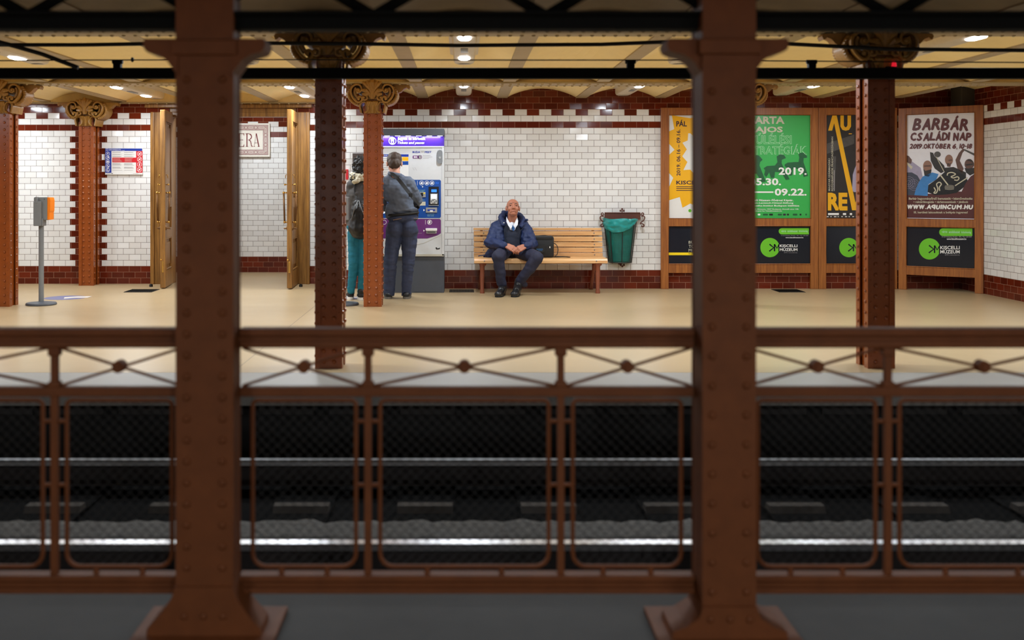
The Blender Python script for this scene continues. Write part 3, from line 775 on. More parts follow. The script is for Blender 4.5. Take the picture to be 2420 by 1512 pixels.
# ------------------------------------------------------------------ lights
def fixture(x, y0, y1, lens, label, w=LAMP_W, group='ceiling light strips'):
    t = thing('ceiling_light', label, 'ceiling light', group, loc=(x, (y0+y1)/2, 2.36))
    a = MB(); hw = 0.095; zb = 2.362
    prof = [(-hw-0.03, 2.46), (-hw-0.03, 2.45), (-hw, 2.44), (-hw, zb+0.03), (-hw+0.012, zb+0.008), (-hw+0.035, zb), (hw-0.035, zb), (hw-0.012, zb+0.008), (hw, zb+0.03), (hw, 2.44), (hw+0.03, 2.45), (hw+0.03, 2.46)]
    a.prism([(x+p, q) for p, q in prof], 'y', y0, y1, 'housing')
    for ye in (y0, y1): a.lathe((x, ye, 0), [(0.06, zb), (hw-0.012, zb+0.008), (hw, zb+0.03), (hw, 2.46)], 'housing', 20)
    a.box(x-0.03, x+0.03, (y0+y1)/2-0.15, (y0+y1)/2+0.1, zb-0.006, zb+0.01, 'grey_metal', 0.004)
    a.build('housing', t, smooth='auto')
    for yl in lens:
        b = MB(); n = 24; pts = []
        for k in range(n):
            c_, s_ = math.cos(2*PI*k/n), math.sin(2*PI*k/n)
            pts.append((x+0.047*math.copysign(abs(c_)**0.6, c_), yl+0.12*math.copysign(abs(s_)**0.6, s_)))
        b.prism(pts, 'z', zb-0.005, zb+0.001, 'lens'); b.prism([(x+(p_-x)*.86, yl+(q_-yl)*.93) for p_, q_ in pts], 'z', zb-0.010, zb-0.005, 'lens'); b.build('lens', t)
        ld = bpy.data.lights.new('lamp', 'AREA'); ld.shape = 'RECTANGLE'; ld.size = 0.1; ld.size_y = 0.26; ld.energy = w; ld.color = LAMP_COL
        lo = bpy.data.objects.new('lamp', ld); COL.objects.link(lo); lo.parent = t; lo.location = (0, yl-(y0+y1)/2, zb-0.03-2.36)
    return t
inner = [(-3.86, 'ceiling light strip above the wall notice, nearest the left gilt wall column', (11.8, 12.9), 13.35), (-1.925, 'ceiling light strip above the open right door leaf', (11.75, 12.9), 13.35),
         (0.015, 'ceiling light strip nearest the bench wall, straight above the man on the bench', (11.65,), 12.85), (1.95, 'ceiling light strip above the litter bin', (11.65,), 12.85), (3.87, 'ceiling light strip above the green poster', (11.65,), 12.85)]
inner.append((-5.8, 'ceiling light strip at the tiled wall beyond the left picture edge', (11.8, 12.9), 13.35))
for x, lb, ln, ye in inner: fixture(x, 11.45, ye, ln, lb)
outer = [(-3.83, 'ceiling light strip in the outer bay at the far left, above the validator post'), (-1.93, 'ceiling light strip in the outer bay hidden behind the left foreground post'),
         (0.015, 'ceiling light strip in the outer bay at top centre, two lenses in line'), (1.95, 'ceiling light strip in the outer bay hidden behind the right foreground post'), (3.81, 'ceiling light strip in the outer bay at the far right, two large ovals')]
for x, lb in outer: fixture(x, 7.65, 9.55, (7.84, 9.1), lb)
for x, lb in ((-5.77, 'ceiling light strip over the platform beyond the left picture edge'), (5.2, 'ceiling light strip by the corner poster beyond the right picture edge')):
    fixture(x, 7.65, 9.55, (7.84, 9.1), lb)
for x, lb in ((-3.0, 'ceiling light strip over the near platform, to the left behind the viewer'), (0.9, 'ceiling light strip over the near platform, straight above the viewer'), (4.0, 'ceiling light strip over the near platform, to the right behind the viewer')):
    fixture(x, -1.9, 0.2, (-1.5, -0.2), lb, NEAR_W)
t = fixture(-3.0, 14.2, 15.1, (14.45,), 'ceiling light in the entrance lobby beyond the double door', 26.0)
t.location.z += 0.19

# ------------------------------------------------------------------ overhead bar and cables, in front of the edge columns
YB = 7.17
t = thing('tie_bar', 'long black horizontal bar with stub clamps crossing in front of the edge columns', 'bar', loc=(0, YB, Z(173, YB)))
a = MB(); a.box(-6, 6.5, YB-0.03, YB+0.03, Z(186.5, YB), Z(161, YB), 'black_iron', 0.006); a.build('bar', t)
for px in (-190, 278, 1490, 1918, 2560):
    a = MB(); x = X(px, YB); a.box(x-0.026, x+0.026, YB-0.025, YB+0.025, Z(162, YB), Z(142, YB), 'black_iron', 0.008); a.cyl((x-.035, YB, Z(146, YB)), (x+.035, YB, Z(146, YB)), 0.014, 0.014, 'black_iron', 10); a.build('clamp', t)
def cable(name, pts, r, label, y):
    a = MB(); a.tube([(X(p, y), y, Z(q, y)) for p, q in pts], r, 'cable', 6)
    tag(a.build(name), label, 'cable')
cable('signal_wire', [(-600, 144), (-100, 144), (178, 142), (700, 141), (1200, 142), (1600, 142), (2100, 146), (2900, 150)], 0.0045, 'thin black wire stretched just above the long black bar', YB-0.002)
cable('power_cable', [(-600, 103), (-100, 106), (200, 106), (500, 101), (880, 104), (1080, 107.5), (1250, 106), (1420, 105), (1600, 98), (1850, 103), (2100, 116), (2420, 119), (2900, 119)], 0.014, 'thick black cable sagging along under the edge girder', 7.12)
cable('slanting_cable', [(-80, 80), (20, 105), (100, 128), (185, 160)], 0.016, 'black cable slanting down to the bar at the upper left', 6.9)
a = MB(); x, y = X(313, YB), YB; a.ball((x, y, Z(141, YB)), (0.012, 0.012, 0.017), 'cable', 10, 8); tag(a.build('wire_knob'), 'small black knob clipped on the thin wire at the upper left', 'knob')
t = thing('warning_lamp', 'small red lamp on the edge column in front of the third poster', 'lamp', loc=(X(2113, 7.2), 7.25, Z(154, 7.25)))
a = MB(); a.cyl(W(2113, 158, 7.25), W(2113, 149, 7.25), 0.018, 0.014, 'red_glass', 14); a.ball(W(2113, 149, 7.25), 0.014, 'red_glass', 12, 8); a.build('lamp_glass', t, smooth='auto')
a = MB(); a.box(X(2095, 7.25), X(2118, 7.25), 7.235, 7.27, Z(160, 7.25), Z(157.5, 7.25), 'black_iron'); a.build('lamp_bracket', t)

# ------------------------------------------------------------------ double door
a = MB(); dw = 'doorwood'
for (p, q) in ((-4.016, -3.76), (-2.17, -1.967)):
    a.box(p, q, 13.63, 13.90, 0, 2.215, dw, 0.006)
a.box(-4.016, -3.965, 13.60, 13.66, 0, 2.215, dw, 0.008); a.box(-2.01, -1.967, 13.60, 13.66, 0, 2.215, dw, 0.008)
a.box(-4.06, -1.94, 13.70, 13.90, 2.215, 2.31, dw, 0.01); a.box(-4.09, -1.94, 13.60, 13.70, 2.27, 2.318, dw, 0.008)
a.box(-3.76, -2.17, 13.70, 13.86, 2.16, 2.215, dw)
tag(a.build('trim_2'), kind='structure')
def leaf(name, xf_, xb, yf, label, flip):
    """door leaf standing open towards the tracks: front edge at (xf_, yf), hinge edge at (xb, 13.63)"""
    t = thing(name, label, 'door', loc=(xb, 13.63, 0), kind='structure')
    A = Vector((xb, 13.63)); B = Vector((xf_, yf)); L = (B-A).length; tt = (B-A)/L; nn = Vector((-tt.y, tt.x)); H = 2.20
    tf = lambda v: Vector((A.x+tt.x*v.x+nn.x*v.y, A.y+tt.y*v.x+nn.y*v.y, v.z))
    th = 0.031
    a = MB(); a.box(0, 0.10, -th, th, 0.012, H, dw, 0.006); a.box(L-0.10, L, -th, th, 0.012, H, dw, 0.008)
    for z0, z1 in ((0.012, 0.22), (0.62, 0.74), (1.0, 1.12), (2.06, H)): a.box(0.1, L-0.1, -th, th, z0, z1, dw)
    a.xf(tf).build('leaf_frame', t)
    a = MB()
    for z0, z1 in ((0.22, 0.62), (1.12, 2.06)):
        a.box(0.1, L-0.1, -0.008, 0.008, z0, z1, dw); a.box(0.16, L-0.16, -0.02, 0.02, z0+0.06, z1-0.06, dw, 0.008)
        for s_ in (-1, 1):
            a.tube([(0.112, s_*0.02, z0+.012), (L-0.112, s_*0.02, z0+.012), (L-0.112, s_*0.02, z1-.012), (0.112, s_*0.02, z1-.012)], 0.012, dw, 6, closed=True)
    a.box(0.1, L-0.1, -0.01, 0.01, 0.74, 1.0, dw)
    a.xf(tf).build('panel', t)
    for s_ in (-1, 1):
        b = MB(); xh = L-0.05
        b.tube([(xh, s_*0.075, 1.18), (xh, s_*0.065, 0.82)], 0.011, 'bronze', 10)
        for z, o_ in ((1.18, .075), (0.82, .065)): b.tube([(xh, s_*0.028, z), (xh, s_*o_, z)], 0.009, 'brass', 8); b.ball((xh, s_*o_, z), 0.016, 'brass', 10, 8)
        b.xf(tf).build('pull_handle', t, smooth=True)
        b = MB(); b.tube([(xh, s_*0.028, 0.745), (xh, s_*0.042, 0.745)], [0.03, 0.022], 'bronze', 14); b.tube([(xh, s_*.04, .745), (xh-0.02, s_*.07, .742), (xh-.09, s_*.07, .735)], .009, 'bronze', 8)
        b.xf(tf).build('lock', t, smooth='auto')
        b = MB(); b.tube([(xh, s_*.03, 1.28), (xh, s_*.06, 1.28)], .006, 'brass', 8); b.ball((xh, s_*.062, 1.28), .012, 'brass', 8, 6)
        b.tube([(xh, s_*.03, 1.40), (xh, s_*.05, 1.40), (xh, s_*.055, 1.36)], .005, 'brass', 6); b.xf(tf).build('coat_hook', t, smooth=True)
    b = MB(); b.box(L-0.003, L+0.004, -0.012, 0.012, 0.2, 0.34, 'brass', 0.002); b.ball((L, -.02, .36), .014, 'brass', 8, 6); b.xf(tf).build('bolt', t)
    return t
leaf('door_1', X(384.5, 12.98), -3.765, 12.98, 'oak door leaf standing open on the left side of the doorway', 1)
leaf('door_2', X(684, 12.92), -2.145, 12.92, 'oak door leaf standing open edge-on on the right side of the doorway', -1)
def stopper(px, py, label):
    d = F*EYE/(py-VY); p = W(px, py, d)
    a = MB(); a.lathe((p.x, p.y, 0), [(0.022, 0), (0.022, 0.02), (0.016, 0.034), (0.008, 0.036)], 'black', 14)
    tag(a.build('door_stop', smooth='auto'), label, 'door stop', 'door stops')
stopper(357, 677.5, 'small black door stop on the floor by the left door leaf'); stopper(711, 677.5, 'small black door stop on the floor by the right door leaf')
def floor_plate(name, px0, px1, py0, py1, mt, label, cat, bars=True):
    d0, d1 = F*EYE/(py1-VY), F*EYE/(py0-VY); x0, x1 = X(px0, (d0+d1)/2), X(px1, (d0+d1)/2)
    a = MB(); a.box(x0, x1, d0, d1, 0.0, 0.004, mt)
    if bars:
        n = 16
        for i in range(n): a.box(x0+(x1-x0)*(i+.2)/n, x0+(x1-x0)*(i+.65)/n, d0+.02, d1-.02, 0.0035, 0.008, 'black_iron')
    tag(a.build(name), label, cat)
floor_plate('floor_grate', 303, 368, 684, 691, 'grate', 'dark iron floor grate before the doorway at the left', 'grate')
floor_plate('floor_grate', 1062, 1120, 684.5, 691, 'grate', 'dark iron floor grate between ticket machine and bench', 'grate')
floor_plate('floor_grate', 1832, 1893, 684, 691, 'grate', 'dark iron floor grate below the green poster', 'grate')
# arrow stickers on the floor
def floor_sticker(cx, cy, s_, label):
    d = F*EYE/(cy-VY); x = X(cx, d); a = MB()
    a.lathe((x, d, 0), [(0.2*s_, 0.0), (0.2*s_, 0.0015)], 'sticker_blue', 28)
    a.prism([(x-.02*s_, d+.03), (x+.08*s_, d+.12*s_), (x+.22*s_, d+.12*s_), (x+.22*s_, d-.02), (x+.10*s_, d-.02*s_), (x+.02*s_, d-.10*s_)], 'z', 0.0015, 0.003, 'sticker_white')
    tag(a.build('floor_sticker'), label, 'sticker')
floor_sticker(155, 703.5, 1.15, 'worn round blue and white sticker on the floor right of the validator post')
floor_sticker(826, 704, 0.7, 'worn blue and white floor sticker at the feet of the woman')

# ------------------------------------------------------------------ station name panel
def name_panel():
    t = thing('station_name_panel', 'glazed station name panel with oxblood letters and dusty pink border, behind the open doors', 'sign', loc=(X(571, 15.45), 15.46, Z(331, 15.46)))
    x0, x1, y0, y1 = 506.0, 637.5, 291.0, 370.5
    a = MB(); a.box(X(x0, 15.45), X(x1, 15.45), 15.455, 15.499, Z(y1, 15.45), Z(y0, 15.45), 'ivory', 0.004)
    a.build('tile_field', t)
    p = Print((-6, 15.452), (2, 15.452))
    q = lambda zx, zy: (560+zx/15.12, 280+zy/15.12)
    iy0, iy1 = 295.5, 365.5; ix0, ix1 = 510, 633.5
    w = 11.8
    for r in ((ix0, iy0, ix1, iy0+w), (ix0, iy1-w, ix1, iy1), (ix0, iy0+w, ix0+w, iy1-w), (ix1-w, iy0+w, ix1, iy1-w)): p.rect(*r, 'name_pink', 1)
    for r in ((ix0, iy0, ix1, iy1), (ix0+w, iy0+w, ix1-w, iy1-w)):
        p.line([(r[0], r[1]), (r[2], r[1])], .5, 'name_line', 2); p.line([(r[0], r[3]), (r[2], r[3])], .5, 'name_line', 2)
        p.line([(r[0], r[1]), (r[0], r[3])], .5, 'name_line', 2); p.line([(r[2], r[1]), (r[2], r[3])], .5, 'name_line', 2)
    def dia(cx, cy, vert):
        for k, (mt, r) in enumerate((('name_line', 4.6), ('name_pink', 4.0), ('ivory', 2.6), ('name_line', 1.0))): p.poly([(cx-r, cy), (cx, cy+r), (cx+r, cy), (cx, cy-r)], mt, 3+k)
    def loz(cx, cy, L, vert):
        for k, (mt, g) in enumerate((('name_line', .6), ('ivory', 0), ('name_pink', -1.0))):
            if vert: p.rrect(cx-2.6-g, cy-L/2-g, cx+2.6+g, cy+L/2+g, 2.4+g*.9, mt, 3+k)
            else: p.rrect(cx-L/2-g, cy-2.6-g, cx+L/2+g, cy+2.6+g, 2.4+g*.9, mt, 3+k)
    for cy in (iy0+w/2, iy1-w/2):
        for k in range(5):
            dia(604.5-23.2*k, cy, 0)
            loz(592.8-23.2*k, cy, 12, 0)
        loz(618, cy, 15, 0); loz(508+17, cy, 8, 0)
    for cx in (ix1-w/2, ix0+w/2):
        for cy in (319, 342): dia(cx, cy, 1)
        for cy in (308, 330.5, 353): loz(cx, cy, 11, 1)
    # serif capitals, drawn stroke by stroke
    R = 'name_red'; T, B_ = 315.2, 346.5
    def serif(x0_, x1_, y): p.rect(x0_, y-.45, x1_, y+.45, R, 3)
    def stem(x, y0_, y1_, w_): p.rect(x-w_/2, y0_, x+w_/2, y1_, R, 3)
    # E
    stem(565.4, T, B_, 2.6); serif(563, 577, T+.4); serif(563, 577, B_-.4); serif(566, 574, 330.3); p.poly([(577, T), (577, T+7), (575, T+.5)], R, 3); p.poly([(577, B_), (577, B_-7), (574.6, B_-.5)], R, 3); p.poly([(574.2, 328), (574.2, 333), (573.2, 330.3)], R, 3)
    # R
    stem(583.6, T, B_, 2.6); serif(580.8, 588, T+.4); serif(580.8, 586.6, B_-.4)
    arc = [(586+8.4*math.sin(t_), 322.9-7.5*math.cos(t_)) for t_ in [PI*k/10 for k in range(11)]]
    p.line(arc[:3], 1.0, R, 3); p.line(arc[2:9], 2.3, R, 3); p.line(arc[8:], 1.0, R, 3)
    p.line([(588, 330.6), (592, 333), (593.4, 339), (594.3, 344.5), (597, 346.3)], 2.0, R, 3)
    # A
    p.line([(605.2, T), (600.6, B_)], .8, R, 3); p.line([(605.4, T), (611.8, B_)], 2.6, R, 3); serif(598.6, 602.6, B_-.4); serif(609, 613.5, B_-.4); p.line([(602.2, 337.6), (609, 337.6)], .7, R, 3)
    # P and O (behind the post)
    stem(549.4, T, B_, 2.6); serif(546.8, 553, T+.4); serif(546.8, 552.4, B_-.4)
    arc = [(551.6+7.6*math.sin(t_), 322.9-7.5*math.cos(t_)) for t_ in [PI*k/10 for k in range(11)]]; p.line(arc, 1.9, R, 3)
    p.ring(535, 330.8, 8, 2.4, R, 3)
    p.build('lettering', t)
name_panel()

# ------------------------------------------------------------------ notice on the tiled wall
def notice():
    d = 13.645; t = thing('wall_notice', 'white, blue and red passenger notice with pictogram columns on the tiled wall', 'sign', loc=(X(292, d), d, Z(381, d)))
    q = lambda zx, zy: (240+zx/18.9, 340+zy/18.9)
    a = MB(); (x0, y0), (x1, y1) = q(160, 190), q(1835, 1370)
    a.box(X(x0, d), X(x1, d), d, d+0.018, Z(y1, d), Z(y0, d), 'paper'); a.build('board', t)
    p = Print((-6, d-0.001), (0, d-0.001))
    R_ = lambda a_, b_, c_, e_, m_, l_=1: p.rect(*q(a_, b_), *q(c_, e_), m_, l_)
    R_(162, 205, 1815, 315, 'blue_sign'); R_(165, 315, 440, 1290, 'blue_sign'); R_(1545, 320, 1832, 1285, 'red'); R_(480, 610, 1545, 825, 'red')
    x0, y0 = q(330, 228); x1, y1 = q(860, 258); p.text('Utazási feltételek kivonata', x0, y0, x1, y1, 'white', 2, .02)
    x0, y0 = q(330, 272); x1, y1 = q(1020, 300); p.text('Extract of conditions for travel', x0, y0, x1, y1, 'white', 2)
    cx, cy = q(245, 265); p.ring(cx, cy, 2.4, .5, 'white', 2)
    for k, (zx, zy, mt, ik) in enumerate([(280, 440, 'blue_sign', 0), (280, 620, 'blue_sign', 1), (280, 800, 'blue_sign', 2), (280, 980, 'blue_sign', 3), (280, 1165, 'blue_sign', 4), (1695, 445, 'red', 5), (1695, 685, 'red', 5), (1695, 915, 'red', 6), (1695, 1145, 'red', 5)]):
        cx, cy = q(zx, zy); r = 4.6 if mt == 'blue_sign' else 5.5
        p.ring(cx, cy, r, .75, 'white', 2)
        if ik == 0: p.disc(cx, cy-1, 1.5, 'paper', 2); p.rect(cx-.5, cy, cx+.5, cy+2.6, 'paper', 2)
        if ik == 1: p.rect(cx-.6, cy-2.8, cx+2.2, cy+.8, 'white', 2); p.rect(cx-2, cy+1, cx-.8, cy+2.6, 'white', 2)
        if ik == 2: p.rrect(cx-2.6, cy-1.8, cx+2.6, cy+1.8, .6, 'white', 2)
        if ik == 3: p.tri([(cx-2.5, cy-2.2), (cx+.4, cy-1.2), (cx+2.8, cy+2.4), (cx, cy+3), (cx-1.2, cy)], 'white', 2)
        if ik == 4: p.disc(cx-.4, cy-2, 1, 'white', 2); p.line([(cx-2, cy), (cx, cy+2.2), (cx+2.4, cy+1.4)], 1.2, 'white', 2)
        if ik == 5: p.line([(cx-3.4, cy+3.2), (cx+3.4, cy-3.2)], .9, 'white', 3); p.disc(cx-1.2, cy-1, 1, 'white', 2); p.rect(cx-.4, cy+.2, cx+2.4, cy+1.8, 'white', 2)
        if ik == 6: p.disc(cx+.2, cy-2.4, 1, 'white', 2); p.poly([(cx-1.4, cy-1.2), (cx+1.4, cy-1.2), (cx+.9, cy+3.2), (cx-.9, cy+3.2)], 'white', 2)
    for (zx0, zx1) in ((485, 945), (1005, 1480)):
        for zy in (360, 385, 455, 480, 545, 570, 865, 890, 915, 950, 1030, 1055, 1085, 1165):
            R_(zx0, zy, zx0+(zx1-zx0)*random.uniform(.75, 1), zy+13, 'greytext', 1)
        for zy in (650, 685, 730, 770): R_(zx0+30, zy, zx0+(zx1-zx0)*random.uniform(.7, .95), zy+15, 'name_pink', 2)
    R_(210, 1325, 390, 1338, 'greytext'); R_(445, 1310, 500, 1336, 'black'); R_(1400, 1320, 1640, 1332, 'greytext')
    p.build('print', t)
notice()
# framed plaque and small red plate on the wall behind the woman
t = thing('framed_plaque', 'brown framed plaque on the tiles behind the woman, half hidden by the riveted column', 'plaque', loc=(X(858, 13.0), 12.99, Z(390, 13)))
a = MB(); d = 12.985
for (x0, x1, y0, y1) in ((833, 884, 362, 370), (833, 884, 408, 416), (833, 841, 370, 408), (876, 884, 370, 408)): a.box(X(x0, d), X(x1, d), d, d+.034, Z(y1, d), Z(y0, d), 'plaque_wood', .004)
a.build('surround', t)
a = MB(); a.box(X(841, d), X(876, d), d+.012, d+.03, Z(408, d), Z(370, d), 'ivory'); a.ball(W(858, 389, d+.012), (.06, .012, .07), 'bone_print', 14, 10)
for sx in (843.5, 873.5):
    for sy in (372.5, 405.5): a.ball(W(sx, sy, d+.012), (.008, .004, .008), 'brass', 8, 6)
a.build('relief', t)
a = MB(); d = 13.0; a.box(X(815, d), X(823, d), d, d+.018, Z(424, d), Z(400, d), 'red', .003); tag(a.build('red_plate'), 'small red plate on the tiles behind the edge column, left of the framed plaque', 'plate')

# ------------------------------------------------------------------ ticket validators
def validator(px, d, label, yaw):
    t = thing('ticket_validator', label, 'ticket validator', 'ticket validators', loc=(0, 0, 0))
    a = MB(); a.lathe((0, 0, 0), [(0.155, 0), (0.158, 0.012), (0.15, 0.024), (0.06, 0.034), (0.04, 0.036)], 'grey_dark', 32); a.build('base', t, smooth='auto')
    a = MB(); a.tube([(0, 0, 0.03), (0, 0, 0.87)], 0.0265, 'grey_metal', 20); a.build('pole', t, smooth='auto')
    a = MB(); g = 'grey_metal'
    a.box(-0.06, 0.085, -0.055, 0.075, 0.90, 1.145, g, 0.012)          # main housing
    a.box(-0.052, 0.03, -0.085, 0.0, 0.84, 1.10, g, 0.008)             # clamp plate on its back
    a.box(-0.03, -0.008, -0.092, -0.04, 1.08, 1.148, g, 0.004); a.box(0.0, 0.045, -0.07, 0.03, 0.84, 0.92, g, 0.006)
    a.box(0.05, 0.062, -0.0565, -0.05, 1.12, 1.126, 'black'); a.build('housing', t)
    a = MB(); a.prism([(.085, .905), (.105, .905), (.107, .98), (.113, 1.0), (.115, 1.11), (.108, 1.14), (.085, 1.143)], 'y', -0.05, 0.07, 'orange'); a.build('front_cover', t)
    t.location = (X(px, d), d, 0); t.rotation_euler.z = yaw; return t
validator(97.5, 11.25, 'grey ticket validator post with an orange front at the far left', 0.0)
validator(813, 11.24, 'grey ticket validator post half hidden behind the dark edge column, beside the woman', PI)

# ------------------------------------------------------------------ ticket machine
def ticket_machine():
    d = 12.5; t = thing('ticket_machine', 'tall pale grey ticket machine with violet header, blue and plum control panels', 'ticket machine', loc=(X(963, d), d, 0))
    xl, xr = 877.0, 1049.5
    bx = lambda a_, x0, x1, y0, y1, f0, f1, m_, bv=0: a_.box(X(x0, d), X(x1, d), d+f0, d+f1, Z(y1, d), Z(y0, d), m_, bv)
    a = MB(); bx(a, xl, xr, 345, 605, 0.0, 0.50, 'white_panel', 0.006); bx(a, 1044.5, xr, 349, 604, -0.012, 0.0, 'white_panel', 0.003)
    bx(a, xl, xr, 600, 605.5, -0.012, 0.01, 'beige', 0.002); a.build('cabinet', t)
    a = MB(); bx(a, xl+1, xr, 605.5, 692.3, 0.012, 0.50, 'grey_dark', 0.004); bx(a, 978, 1043, 676, 690, 0.009, 0.013, 'grey_dark', 0.001); a.build('plinth', t)
    a = MB(); bx(a, xl-1, xr+.5, 304.5, 321, -0.05, 0.50, 'grey_dark', 0.006); a.build('hood', t)
    a = MB(); bx(a, xl, xr, 321, 345.5, 0.0, 0.3, 'violet'); bx(a, xl, xr, 345.5, 348.5, -0.014, 0.0, 'white_panel', 0.002)
    a.build('header', t)
    a = MB()
    for k in range(7): bx(a, 884+k*25, 896+k*25, 320.4, 321.6, -0.03, -0.014, 'led', 0)
    a.build('led_strip', t)
    p = Print((-3, d-0.0012), (2, d-0.0012))
    p.ring(927.5, 333, 9, 1.5, 'white', 2); p.rrect(923.8, 326.5, 931.2, 339.5, 1, 'white', 2); p.rect(925.4, 334, 929, 337.4, 'violet', 3)
    p.text('Jegyek és bérletek', 939.4, 324.2, 1005.5, 332.6, 'white', 2, .025); p.text('Tickets and passes', 939.4, 334, 1003, 342, 'white', 2, .02, .25)
    p.text('BUDA', 975, 357, 993, 361.6, 'blue_sign', 2, .03); p.text('PEST', 1004, 357, 1019.5, 361.6, 'blue_sign', 2, .03)
    for k in range(4): p.line([(995+k*2.4, 361.5), (994.4+k*2.4, 355.5), (996.6+k*2.4, 359)], .6, 'greytext', 2)
    p.rrect(975.5, 367.5, 996, 374.5, 1.4, 'purple', 2); p.text('BKK', 978, 368.8, 987, 373.2, 'white', 3, .03); p.disc(993, 371, 4.4, 'purple', 2); p.ring(993, 371, 2.8, 1.1, 'white', 3)
    for k, w_ in enumerate(('BUDAPESTI', 'KÖZLEKEDÉSI', 'KÖZPONT')): p.text(w_, 999.5, 366+3.3*k, 999.5+len(w_)*2, 368.3+3.3*k, 'greytext', 2)
    p.rect(894, 364, 965.5, 430, 'paper', 1); p.rect(894, 364.5, 965.5, 370.3, 'blue_sign', 2); p.rect(950.5, 371, 965, 380, 'yellow', 2); p.rect(950.5, 381, 965, 389.5, 'blue', 2)
    for k in range(12): p.rect(898, 374+k*4.2, 898+random.uniform(30, 48), 375.6+k*4.2, 'greytext', 2)
    p.text('Jegyárak és információ', 898, 365.6, 945, 369.6, 'white', 3)
    p.line([(975, 396), (979, 402)], .5, 'greytext', 2); p.line([(980, 395), (985, 403)], .5, 'greytext', 2)
    # blue and plum panels
    p.rrect(884, 424.8, 1042, 515, 4, 'blue', 1); p.tri([(884, 517), (1038, 517), (1040.8, 518.2), (1042, 521), (1042, 551), (1034, 556), (1010, 563.5), (884, 563.5)], 'purple', 1)
    p.line([(900, 590), (962, 583), (1000, 575), (1042, 556)], 1.0, 'beige', 1)
    for cx in (996.3, 1008.6, 1020.8):
        p.ring(cx, 432.3, 5.4, .9, 'white', 2); p.tri([(cx-3, 433), (cx-1, 430), (cx+3, 430.6), (cx+2.4, 434.6), (cx-2, 435)], 'white', 2)
    p.rect(986, 427, 986.7, 438, 'white', 2); p.poly([(996.8, 440.2), (1000.6, 440.2), (998.7, 443.4)], 'white', 2)
    p.line([(1030, 430), (1031.5, 432), (1030, 434.5)], .6, 'screen_blue', 2); p.line([(1034, 430), (1036, 432), (1034, 434.5)], .6, 'screen_blue', 2)
    p.text('Bankjegyek', 989.5, 448, 1005, 450.4, 'green_pale', 2); p.text('Bank notes', 989.5, 451, 1002, 453, 'green_pale', 2); p.text('Érmék', 991, 471.4, 1005, 473.2, 'green_pale', 2)
    p.rect(991.5, 476.3, 1005.6, 485.6, 'bone_print', 2); p.line([(993.5, 480), (1003.5, 480)], .5, 'greytext', 3)
    p.poly([(1000.6, 494), (1000.6, 499), (1004.6, 496.5)], 'white', 2); p.text('Bankkártya', 1010.5, 504.8, 1026, 507, 'green_pale', 2); p.text('Bank cards', 1010.5, 508.6, 1025, 510.8, 'green_pale', 2)
    p.ring(1015.3, 525, 5.6, .9, 'white', 2); p.tri([(1013, 521.8), (1017.6, 521.2), (1017, 527.8), (1012.2, 528.4)], 'white', 2); p.rect(1005, 519.8, 1005.7, 530.2, 'white', 2)
    p.poly([(1000.6, 542.6), (1000.6, 547.4), (1004.4, 545)], 'white', 2); p.text('Jegykiadás', 985, 550, 997, 552.4, 'greytext', 2); p.ring(908, 525, 5.4, .9, 'white', 2)
    p.tri([(1029, 585), (1032, 584), (1034, 587), (1040, 585), (1039, 588.5), (1031, 589.5)], 'black', 2)
    p.rect(886, 492, 912.5, 504, 'screen', 2)
    p.build('print', t)
    a = MB(); bx(a, 992, 1006, 453.5, 466, -0.012, 0.0, 'silver', 0.002); bx(a, 994, 1000, 455.5, 464, -0.014, -0.01, 'black'); bx(a, 1001, 1004.5, 455, 458, -0.014, -0.01, 'lemon'); a.build('coin_slot', t)
    a = MB(); bx(a, 1012.8, 1037, 441, 485.6, -0.004, 0.0, 'navy_panel', 0.001); bx(a, 1019.5, 1032, 447.6, 454, -0.006, -0.003, 'screen_blue'); bx(a, 1016.6, 1034.5, 457.5, 481.6, -0.026, 0.0, 'silver', 0.004); bx(a, 1018.8, 1032.3, 459, 469.4, -0.028, -0.02, 'screen')
    for r in range(4):
        for c_ in range(4): bx(a, 1018.2+c_*3.8, 1021.2+c_*3.8, 470.6+r*2.7, 472.6+r*2.7, -0.029, -0.02, 'grey_metal' if (r+c_) % 3 else 'white')
    bx(a, 1012.8, 1037, 484.6, 486, -0.02, 0, 'silver', .001); a.build('card_terminal', t)
    a = MB(); bx(a, 1006.3, 1033, 490.4, 502.2, -0.014, 0.0, 'silver', 0.003); bx(a, 1010.5, 1028.5, 494.5, 498.3, -0.016, -0.01, 'blue_sign'); bx(a, 1016, 1023, 496.6, 500.4, -0.018, -0.01, 'white'); a.build('card_slot', t)
    a = MB(); bx(a, 1006, 1033, 539.2, 545, -0.035, 0.0, 'white', 0.004); bx(a, 1007.5, 1032, 545, 551.4, -0.012, 0.0, 'silver', 0.002); bx(a, 1010, 1029, 547, 549.5, -0.014, -0.01, 'grey_dark'); a.build('ticket_tray', t)
    a = MB(); c0, c1 = W(1039.6, 360.6, d), W(1039.6, 381, d)
    pts = [(c0.x+.031*math.cos(PI*k/10), c0.z+.031*math.sin(PI*k/10)) for k in range(11)]+[(c1.x+.031*math.cos(PI+PI*k/10), c1.z+.031*math.sin(PI+PI*k/10)) for k in range(11)]
    a.prism(pts, 'y', d-.03, d+.001, 'grey_metal'); w_ = W(1039.6, 372.5, d); a.cyl((w_.x, d-.03, w_.z), (w_.x, d-.036, w_.z), .015, .013, 'silver', 16); a.build('call_button', t, smooth='auto')
